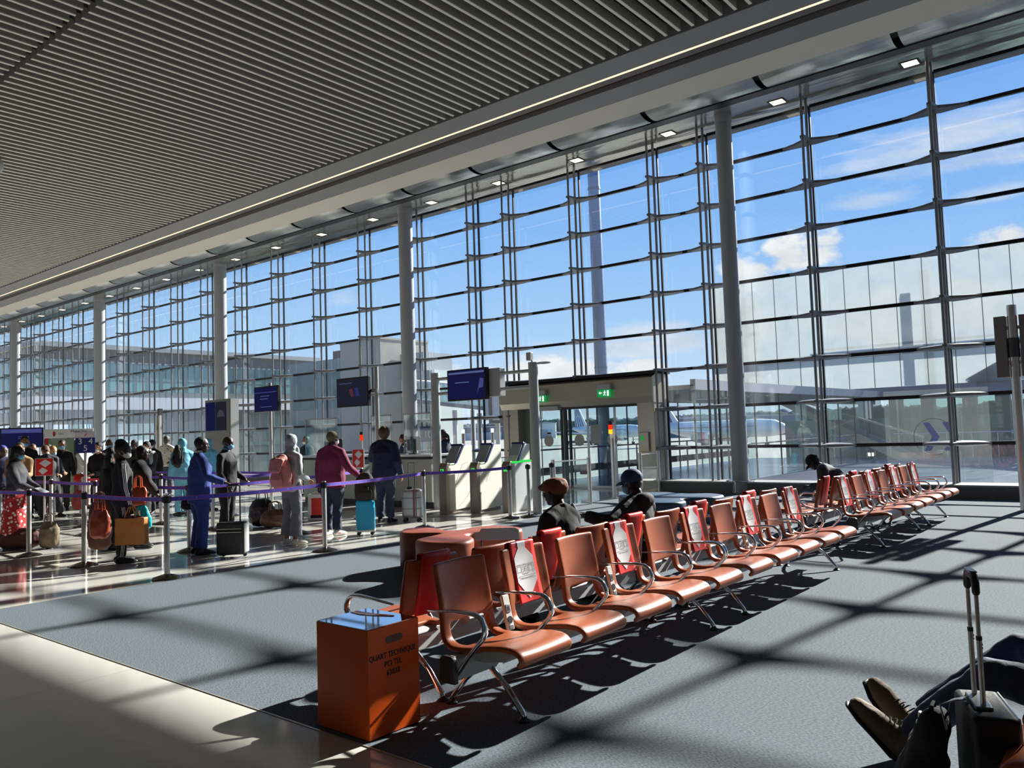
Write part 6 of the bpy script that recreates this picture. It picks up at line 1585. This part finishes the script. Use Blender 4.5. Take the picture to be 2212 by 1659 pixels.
part('handrail', MB().cyl((-9.9, 19.5, 1.02), (-9.9, 36, 1.02), 0.025), STEEL, e, smooth=40)
part('kick_band', MB().span((-15.24, 19.5, 0.22), (-15.22, 36, 0.46)), DARKGREY, e)
for k in range(9): part('rail_post', MB().cyl((-15.2, 19.8 + 2 * k, 0), (-15.2, 19.8 + 2 * k, 1.02), 0.03), DARKGREY, e, smooth=40)
# gallery with frosted upper storey and escalator
FROSTG = glass_mat('frosted_gallery_glass', (0.66, 0.70, 0.72), 0.6, 0.40, (0.58, 0.60, 0.59))
GT_ = glass_mat('green_gallery_glass', (0.70, 0.86, 0.82), 0.8, 0.10, (0.4, 0.5, 0.47))
SLABG = mat('gallery_slab', (112, 124, 132), 0.6)
e = empty('glass_gallery', 'two-storey glass gallery with frosted upper wall and escalator, outside at right', 'gallery building', (0, 0, 0), 0, kind='structure')
x = -17.3; k = 0
while x < 9.0:
    part('frosted_panel', MB().span((x + 0.015, 37.2, 3.03), (x + 1.055, 37.22, 8.45)), FROSTG, e)
    part('panel_joint', MB().span((x - 0.012, 37.19, 3.0), (x + 0.012, 37.24, 8.45)), DARKGREY, e)
    x += 1.07
part('floor_slab', MB().span((-17.3, 37.3, 2.60), (9, 43, 3.02)), SLABG, e)
part('slab_edge', MB().span((-17.3, 37.15, 2.62), (-5.9, 37.28, 3.02)), SLABG, e)
part('mid_rail', MB().span((-12.5, 37.6, 4.86), (9, 37.7, 4.96)).span((-17.3, 37.7, 4.45), (9, 37.8, 4.72)), SLABG, e)
part('side_wall', MB().span((-17.3, 37.2, 3.0), (-17.28, 43, 8.45)), FROSTG, e)
part('inner_shade', MB().span((-16.3, 38.6, 3.0), (-15.6, 39.0, 8.0)), mat('inner_grey', (142, 152, 158), 0.7), e)
part('inner_post', MB().span((-8.3, 39.6, 3.0), (-7.9, 40.0, 8.3)), mat('inner_grey', (142, 152, 158), 0.7), e)
esc = part('escalator', MB().prism([(-6.2, 2.55), (-5.9, 2.55), (4.5, 8.3), (4.5, 9.0), (3.6, 9.0), (-6.4, 3.0)], 1.8, 'y', 37.4), SLABG, e)
part('escalator_side', MB().prism([(-6.0, 3.0), (4.0, 8.6), (4.0, 8.9), (-6.3, 3.2)], 0.1, 'y', 37.28), LIGHTGREY, esc)
x = -9.0
while x < 9.0:
    part('ground_glass', MB().span((x + 0.02, 37.30, 0.0), (x + 2.1, 37.32, 2.58)), GT_, e)
    part('ground_mullion', MB().span((x - 0.03, 37.28, 0), (x + 0.03, 37.36, 2.6)), STEEL, e)
    x += 2.14
for xx in (-10.6, -9.3, -8.0, -6.4, -5.2): part('column', MB().span((xx - 0.25, 38.2, 0), (xx + 0.25, 38.7, 2.6)), SLABG, e)
part('deck', MB().span((-9.6, 19.4, -0.4), (9, 46, 0.0)), mat('deck_grey', (120, 126, 136), 0.5, 0, 0.06, 0.8), e)
part('lower_wall', MB().span((-9.0, 37.34, 0.0), (9, 37.45, 0.55)), SLABG, e)
part('rear_low_glass', MB().span((-17.0, 45.5, AP), (9, 45.6, 1.7)), mat('sea_green_wall', (104, 140, 134), 0.3, 0, 0.08, 0.4), e)
part('stair_stringer', MB().prism([(-13.2, 2.6), (-12.7, 2.6), (-7.6, 0.0), (-8.3, 0.0)], 0.12, 'y', 34.0).prism([(-12.3, 2.6), (-12.15, 2.6), (-7.3, 0.95), (-7.3, 0.85)], 0.06, 'y', 34.0), STEEL, e)
part('stair_stringer', MB().prism([(-13.2, 2.6), (-12.7, 2.6), (-7.6, 0.0), (-8.3, 0.0)], 0.12, 'y', 35.4), LIGHTGREY, e)
part('handrail', MB().cyl((-9.0, 36.5, 1.0), (-2.6, 36.5, 1.0), 0.03).cyl((-2.6, 36.5, 1.0), (4.5, 36.5, 4.6), 0.03).cyl((-2.6, 36.5, 0.85), (4.5, 36.5, 4.45), 0.03), STEEL, e, smooth=40)
for k in range(8): part('rail_post', MB().cyl((-8.8 + 0.9 * k, 36.5, 0), (-8.8 + 0.9 * k, 36.5, 1.0), 0.02), STEEL, e, smooth=40)
part('stair_flank', MB().prism([(-2.2, 0.0), (4.5, 3.8), (4.5, 0.0)], 0.3, 'y', 36.6), mat('flank_slate', (84, 92, 100), 0.5), e)
ch = empty('chevron_sign', 'pair of blue chevrons in a thin ring on the outside glass at right', 'glass marking', (-4.55, 22.5, 1.15))
part('glass_sheet', MB().span((-1.2, 0.01, -1.15), (1.2, 0.022, 1.2)), CLEAR, ch)
mb = MB()
for x in (-0.12, 0.32): mb.prism([(x - 0.17, 0.36), (x - 0.02, 0.36), (x + 0.20, 0.0), (x - 0.02, -0.36), (x - 0.17, -0.36), (x + 0.02, 0.0)], 0.006, 'y', 0.0)
part('blue_chevrons', mb, mat('chevron_blue', (40, 66, 160), 0.5), ch)
part('ring', MB().tube([(-0.06 + 0.46 * math.cos(a * PI / 24), 0.0, 0.46 * math.sin(a * PI / 24)) for a in range(49)], 0.008, 6), DARKGREY, ch)
# terminal wing at far left
TEAL = glass_mat('teal_building_glass', (0.46, 0.80, 0.78), 0.7, 0.68, (0.36, 0.70, 0.67))
PALEG = glass_mat('pale_building_glass', (0.78, 0.90, 0.88), 0.7, 0.30, (0.5, 0.6, 0.58))
FAS = mat('fascia_dark', (82, 92, 98), 0.5, 0.2, 0.2, 1.5); SLABW = mat('slab_white', (198, 202, 204), 0.6, 0, 0.04, 0.3)
e = empty('terminal_wing', 'long terminal wing with teal upper glazing beyond the window wall at left', 'building', (0, 0, 0), 0, kind='structure')
x0, y0, x1, y1 = -92.0, 22.4, -62.0, 47.0
part('roof', MB().span((x0, y0 - 0.3, 8.85), (x1 + 0.4, y1, 9.2)), mat('wing_roof', (140, 148, 152), 0.6), e)
part('fascia', MB().span((x0, y0, 8.0), (x1, y0 + 0.3, 8.85)).span((x1 - 0.3, y0 + 0.3, 8.0), (x1, y1, 8.85)), FAS, e)
vm = MB()
for k in range(46): vm.span((x1 - 0.01, y0 + 0.6 + k * 0.53, 7.86), (x1 + 0.01, y0 + 0.86 + k * 0.53, 7.98))
part('fascia_slots', vm, WHITE, e)
part('upper_glass', MB().span((x1 - 0.1, y0 + 0.1, 5.7), (x1 - 0.06, y1, 8.0)).span((x0, y0 + 0.06, 5.7), (x1, y0 + 0.1, 8.0)), TEAL, e)
mm = MB()
for k in range(24): mm.span((x1 - 0.12, y0 + k * 1.05, 5.7), (x1 - 0.02, y0 + 0.05 + k * 1.05, 8.0))
mm.span((x1 - 0.12, y0, 6.55), (x1 - 0.03, y1, 6.60)).span((x1 - 0.12, y0, 5.64), (x1 - 0.03, y1, 5.72))
part('glazing_bars', mm, mat('teal_bar', (52, 92, 96), 0.5), e)
part('floor_slab', MB().span((x0, y0, 5.25), (x1, y1, 5.65)), mat('slab_dark', (84, 96, 100), 0.6), e)
part('white_band', MB().span((x0, y0 - 0.05, 4.30), (x1 + 0.05, y1, 5.25)), SLABW, e)
part('soffit_band', MB().span((x0, y0 + 0.1, 4.0), (x1 - 0.1, y1, 4.30)), mat('slab_dark', (84, 96, 100), 0.6), e)
part('lower_glass', MB().span((x1 - 0.4, y0 + 2.5, AP), (x1 - 0.36, y1, 4.0)), PALEG, e)
for k in range(6): part('column', MB().cyl((x1 - 1.2, y0 + 1.5 + 4.5 * k, AP), (x1 - 1.2, y0 + 1.5 + 4.5 * k, 4.2), 0.28), LIGHTGREY, e, smooth=40)
lm = MB()
for k in range(14): lm.span((x1 - 0.42, y0 + 2.5 + 1.7 * k, AP), (x1 - 0.32, y0 + 2.56 + 1.7 * k, 4.0))
lm.span((x1 - 0.42, y0 + 2.5, 1.2), (x1 - 0.32, y1, 1.5))
part('lower_bars', lm, mat('teal_bar', (52, 92, 96), 0.5), e)
part('diagonal_brace', MB().prism([(34.0, 0.4), (34.8, 0.4), (41.0, 4.0), (39.6, 4.0)], 0.3, 'x', x1 - 1.0), DARKGREY, e)
part('rear_wall', MB().span((x0, y1 - 0.2, AP), (x1, y1, 8.9)), SLABW, e)
# concrete stair tower and neighbours
e = empty('stair_tower', 'bare concrete stair tower behind the middle counter screen', 'tower', (-47.55, 42.5, AP), 0, kind='structure')
cc = mat('raw_concrete', (172, 166, 154), 0.85, 0, 0.16, 0.6, aniso=(1, 1, 0.25))
part('shaft', MB().span((-2.35, -2.5, 0), (2.35, 2.5, 12.1)), cc, e)
part('parapet', MB().span((-2.4, -2.55, 12.1), (2.4, 2.55, 12.25)), cc, e)
part('recess', MB().span((-0.1, -2.52, 0), (0.1, -2.48, 12.0)), mat('recess_grey', (120, 116, 108), 0.9), e)
e = empty('glazed_link', 'glazed grey link building left of the concrete tower', 'building', (-53.0, 43.0, AP), 0, kind='structure')
part('walls', MB().span((-5.0, -2, 0), (3.0, 2, 11.2)), mat('link_grey', (140, 152, 152), 0.4, 0, 0.05, 0.5), e)
part('glass_bays', MB().span((-4.6, -2.06, 7.2), (-1.2, -2.0, 10.2)).span((-0.6, -2.06, 7.2), (2.7, -2.0, 10.2)).span((-4.6, -2.06, 2.5), (2.7, -2.0, 6.3)), TEAL, e)
part('roof_unit', MB().span((0.3, -1.5, 11.2), (2.9, 1.5, 11.9)), DARKGREY, e)
e = empty('white_annex', 'pale ribbed annex between the concrete tower and the second column', 'building', (-43.2, 43.5, AP), 0, kind='structure')
part('walls', MB().span((-1.9, -1.5, 0), (1.6, 1.5, 9.6)), mat('annex_pale', (206, 216, 208), 0.6, 0, 0.04, 0.5), e)
part('ribs', MB().span((-1.2, -1.56, 0), (-1.0, -1.5, 9.6)).span((-0.1, -1.56, 0), (0.1, -1.5, 9.6)).span((0.9, -1.56, 0), (1.1, -1.5, 9.6)), mat('rib_grey', (140, 150, 146), 0.6), e)
part('roof_box', MB().span((-1.9, -1.6, 9.6), (0.6, 1.5, 11.0)), mat('box_steel', (150, 156, 158), 0.5), e)
part('ladder', MB().span((1.3, -1.7, 2), (1.34, -1.62, 11)).span((1.6, -1.7, 2), (1.64, -1.62, 11)), STEEL, e)
# boarding bridge
e = empty('boarding_bridge', 'glazed boarding bridge with lattice sides, sloping down outside the second column', 'boarding bridge', (-41.5, 40.0, 0), 0)
BR = mat('bridge_white', (214, 218, 220), 0.5)
d = V((8.0, 0, -1.0)); L = d.length
ang = math.atan2(-1.0, 8.0)
R = Matrix.Rotation(-ang, 3, 'Y')
part('roof', MB().box((4.0, 0, 5.0), (L, 2.6, 0.14), rot=R), BR, e)
part('floor', MB().box((4.0, 0, 3.62), (L, 2.6, 0.24), rot=R), mat('bridge_under', (110, 116, 122), 0.6), e)
part('side_glass', MB().box((4.0, -1.28, 4.35), (L, 0.03, 1.2), rot=R), glass_mat('bridge_glass', (0.70, 0.86, 0.86), 0.8, 0.25, (0.66, 0.80, 0.80)), e)
lt = MB()
for k in range(9):
    a = V((k * 0.9, -1.34, 3.8 + 0.5 - k * 0.1125)); 
    lt.tube([a, a + V((0.45, 0, 1.12)), a + V((0.9, 0, -0.11))], 0.035, 6).tube([a, a + V((0, 0, 1.2))], 0.035, 6)
part('lattice', lt, BR, e)
for k, (x, h) in enumerate(((1.2, 3.7), (4.6, 3.2), (6.8, 2.9))): part('support', MB().cyl((x, -0.9, AP), (x, -0.9, h), 0.16).cyl((x, 0.9, AP), (x, 0.9, h), 0.16), LIGHTGREY, e, smooth=40)
part('cabin', MB().span((7.8, -1.6, 2.4), (10.2, 1.6, 4.4)), mat('cabin_grey', (186, 190, 192), 0.5), e, bevel=0.08)
part('cabin_bellows', MB().span((9.2, -1.7, 2.2), (9.6, 1.7, 4.5)).span((8.3, -1.7, 2.2), (8.5, 1.7, 4.5)), DARKGREY, e)
part('cabin_foot', MB().cyl((9.0, 0, AP), (9.0, 0, 2.4), 0.2), DARKGREY, e, smooth=40)

# ------------------------------------------------------------------ sky, sun, camera
w = bpy.data.worlds.new('sky'); SC.world = w; w.use_nodes = True
nt = w.node_tree
for n in list(nt.nodes): nt.nodes.remove(n)
N = lambda t: nt.nodes.new(t)
LK = nt.links.new
out = N('ShaderNodeOutputWorld'); bg = N('ShaderNodeBackground'); LK(bg.outputs[0], out.inputs[0])
tc = N('ShaderNodeTexCoord'); sp = N('ShaderNodeSeparateXYZ'); LK(tc.outputs['Generated'], sp.inputs[0])
rp = N('ShaderNodeValToRGB'); LK(sp.outputs['Z'], rp.inputs[0])
el = rp.color_ramp.elements
el[0].position = 0.0; el[0].color = (0.72, 0.82, 0.93, 1)
el[1].position = 1.0; el[1].color = (0.035, 0.11, 0.42, 1)
for p, c in ((0.04, (0.60, 0.75, 0.94, 1)), (0.12, (0.38, 0.62, 0.94, 1)), (0.25, (0.215, 0.47, 0.92, 1)), (0.45, (0.135, 0.345, 0.86, 1))):
    q = el.new(p); q.color = c
def math_(op, a, b=None, clamp=False):
    m = N('ShaderNodeMath'); m.operation = op; m.use_clamp = clamp
    for i, v in enumerate((a, b)):
        if v is None: continue
        if isinstance(v, (int, float)): m.inputs[i].default_value = v
        else: LK(v, m.inputs[i])
    return m.outputs[0]
def fbm(scale, sx, sz, detail=6, off=(0, 0, 0)):
    mp = N('ShaderNodeMapping'); mp.inputs['Scale'].default_value = (sx, sx, sz); mp.inputs['Location'].default_value = off
    LK(tc.outputs['Generated'], mp.inputs['Vector'])
    nz = N('ShaderNodeTexNoise'); nz.inputs['Scale'].default_value = scale; nz.inputs['Detail'].default_value = detail; nz.inputs['Roughness'].default_value = 0.58
    LK(mp.outputs[0], nz.inputs['Vector']); return nz.outputs['Fac']
n1 = fbm(14.0, 1.0, 1.7, 8)
n2 = fbm(9.0, 0.8, 4.5, 7, (3, 1, 2))
blobs = [((-0.3718, 0.9099, 0.178), 0.046, 0.034, 1.0, 1), ((-0.3316, 0.9229, 0.192), 0.042, 0.030, 1.0, 1), ((-0.2976, 0.9335, 0.200), 0.034, 0.026, 1.0, 1), ((-0.110, 0.9762, 0.182), 0.058, 0.024, 1.0, 1),
         ((-0.5954, 0.7993, 0.068), 0.14, 0.030, 1.0, 1), ((-0.6924, 0.7172, 0.072), 0.07, 0.018, 0.9, 1), ((-0.4909, 0.8684, 0.072), 0.035, 0.022, 1.0, 1), ((-0.80, 0.60, 0.055), 0.16, 0.02, 0.7, 1),
         ((-0.1395, 0.9468, 0.290), 0.15, 0.042, 0.62, 2), ((-0.2015, 0.9405, 0.270), 0.11, 0.028, 0.50, 2), ((-0.5249, 0.8481, 0.095), 0.17, 0.022, 0.70, 2), ((-0.4915, 0.8624, 0.119), 0.06, 0.020, 0.75, 2),
         ((-0.454, 0.8852, 0.104), 0.07, 0.016, 0.8, 2), ((-0.7703, 0.6158, 0.1655), 0.03, 0.02, 0.35, 2), ((-0.2319, 0.9415, 0.2445), 0.055, 0.012, 0.45, 2), ((-0.1242, 0.9638, 0.232), 0.05, 0.012, 0.45, 2),
         ((-0.20, 0.97, 0.115), 0.26, 0.042, 0.85, 1), ((0.3, 0.93, 0.22), 0.3, 0.06, 0.8, 1)]
acc = None
for c, rx, rz, amt, kind in blobs:
    sb = N('ShaderNodeVectorMath'); sb.operation = 'SUBTRACT'; sb.inputs[1].default_value = c; LK(tc.outputs['Generated'], sb.inputs[0])
    sc_ = N('ShaderNodeVectorMath'); sc_.operation = 'MULTIPLY'; sc_.inputs[1].default_value = (1 / rx, 1 / rx, 1 / rz); LK(sb.outputs[0], sc_.inputs[0])
    ln_ = N('ShaderNodeVectorMath'); ln_.operation = 'LENGTH'; LK(sc_.outputs[0], ln_.inputs[0])
    fall = math_('SUBTRACT', 1.25, ln_.outputs['Value'], True)
    if kind == 1: v = math_('MULTIPLY', math_('SUBTRACT', math_('ADD', fall, math_('MULTIPLY', math_('SUBTRACT', n1, 0.5), 2.6)), 0.42), 3.0, True)
    else: v = math_('MULTIPLY', math_('SUBTRACT', math_('ADD', fall, math_('MULTIPLY', math_('SUBTRACT', n2, 0.5), 3.0)), 0.45), 1.3, True)
    v = math_('MULTIPLY', math_('MULTIPLY', v, amt), math_('MULTIPLY', fall, 2.5, True), True)
    acc = v if acc is None else math_('MAXIMUM', acc, v)
cmix = N('ShaderNodeMix'); cmix.data_type = 'RGBA'
LK(acc, cmix.inputs['Factor']); LK(rp.outputs[0], cmix.inputs['A'])
crp = N('ShaderNodeValToRGB'); crp.color_ramp.elements[0].position = 0.3; crp.color_ramp.elements[0].color = (0.62, 0.66, 0.74, 1); crp.color_ramp.elements[1].position = 0.62; crp.color_ramp.elements[1].color = (0.92, 0.92, 0.93, 1)
LK(n1, crp.inputs[0]); LK(crp.outputs[0], cmix.inputs['B'])
LK(cmix.outputs['Result'], bg.inputs[0]); bg.inputs[1].default_value = 1.0

sun = bpy.data.lights.new('sun', 'SUN'); sun.energy = 15.5; sun.angle = math.radians(0.75); sun.color = (1.0, 0.955, 0.88)
so = bpy.data.objects.new('sun', sun); COL.objects.link(so)
az, elv = math.radians(6.66), math.radians(28.2)
ds = V((math.sin(az) * math.cos(elv), math.cos(az) * math.cos(elv), math.sin(elv)))
so.rotation_euler = ds.to_track_quat('Z', 'Y').to_euler(); so.location = ds * 60

cam = bpy.data.cameras.new('camera'); co = bpy.data.objects.new('camera', cam); COL.objects.link(co)
cam.sensor_width = 36.0; cam.sensor_fit = 'HORIZONTAL'; cam.lens = 36.0 * 1728.5 / 2212.0
cam.clip_end = 3000
yaw, pit, rol = math.radians(39.182), math.radians(3.4246), math.radians(-1.8846)
fw = V((-math.sin(yaw) * math.cos(pit), math.cos(yaw) * math.cos(pit), math.sin(pit)))
rt = V((math.cos(yaw), math.sin(yaw), 0)); upv = rt.cross(fw)
c_, s_ = math.cos(rol), math.sin(rol)
r2 = rt * c_ + upv * s_; u2 = upv * c_ - rt * s_
M = Matrix((r2, u2, -fw)).transposed().to_4x4(); M.translation = V((0, 0, 1.62))
co.matrix_world = M
SC.camera = co

vs = SC.view_settings
SC.display_settings.display_device = 'sRGB'
vs.view_transform = 'Standard'; vs.look = 'None'; vs.gamma = 1.0; vs.exposure = 0.12; vs.use_curve_mapping = False
cy = SC.cycles
cy.max_bounces = 9; cy.diffuse_bounces = 4; cy.glossy_bounces = 5; cy.transmission_bounces = 6; cy.transparent_max_bounces = 24
cy.sample_clamp_indirect = 6.0; cy.caustics_reflective = False; cy.caustics_refractive = False
bake_soft()
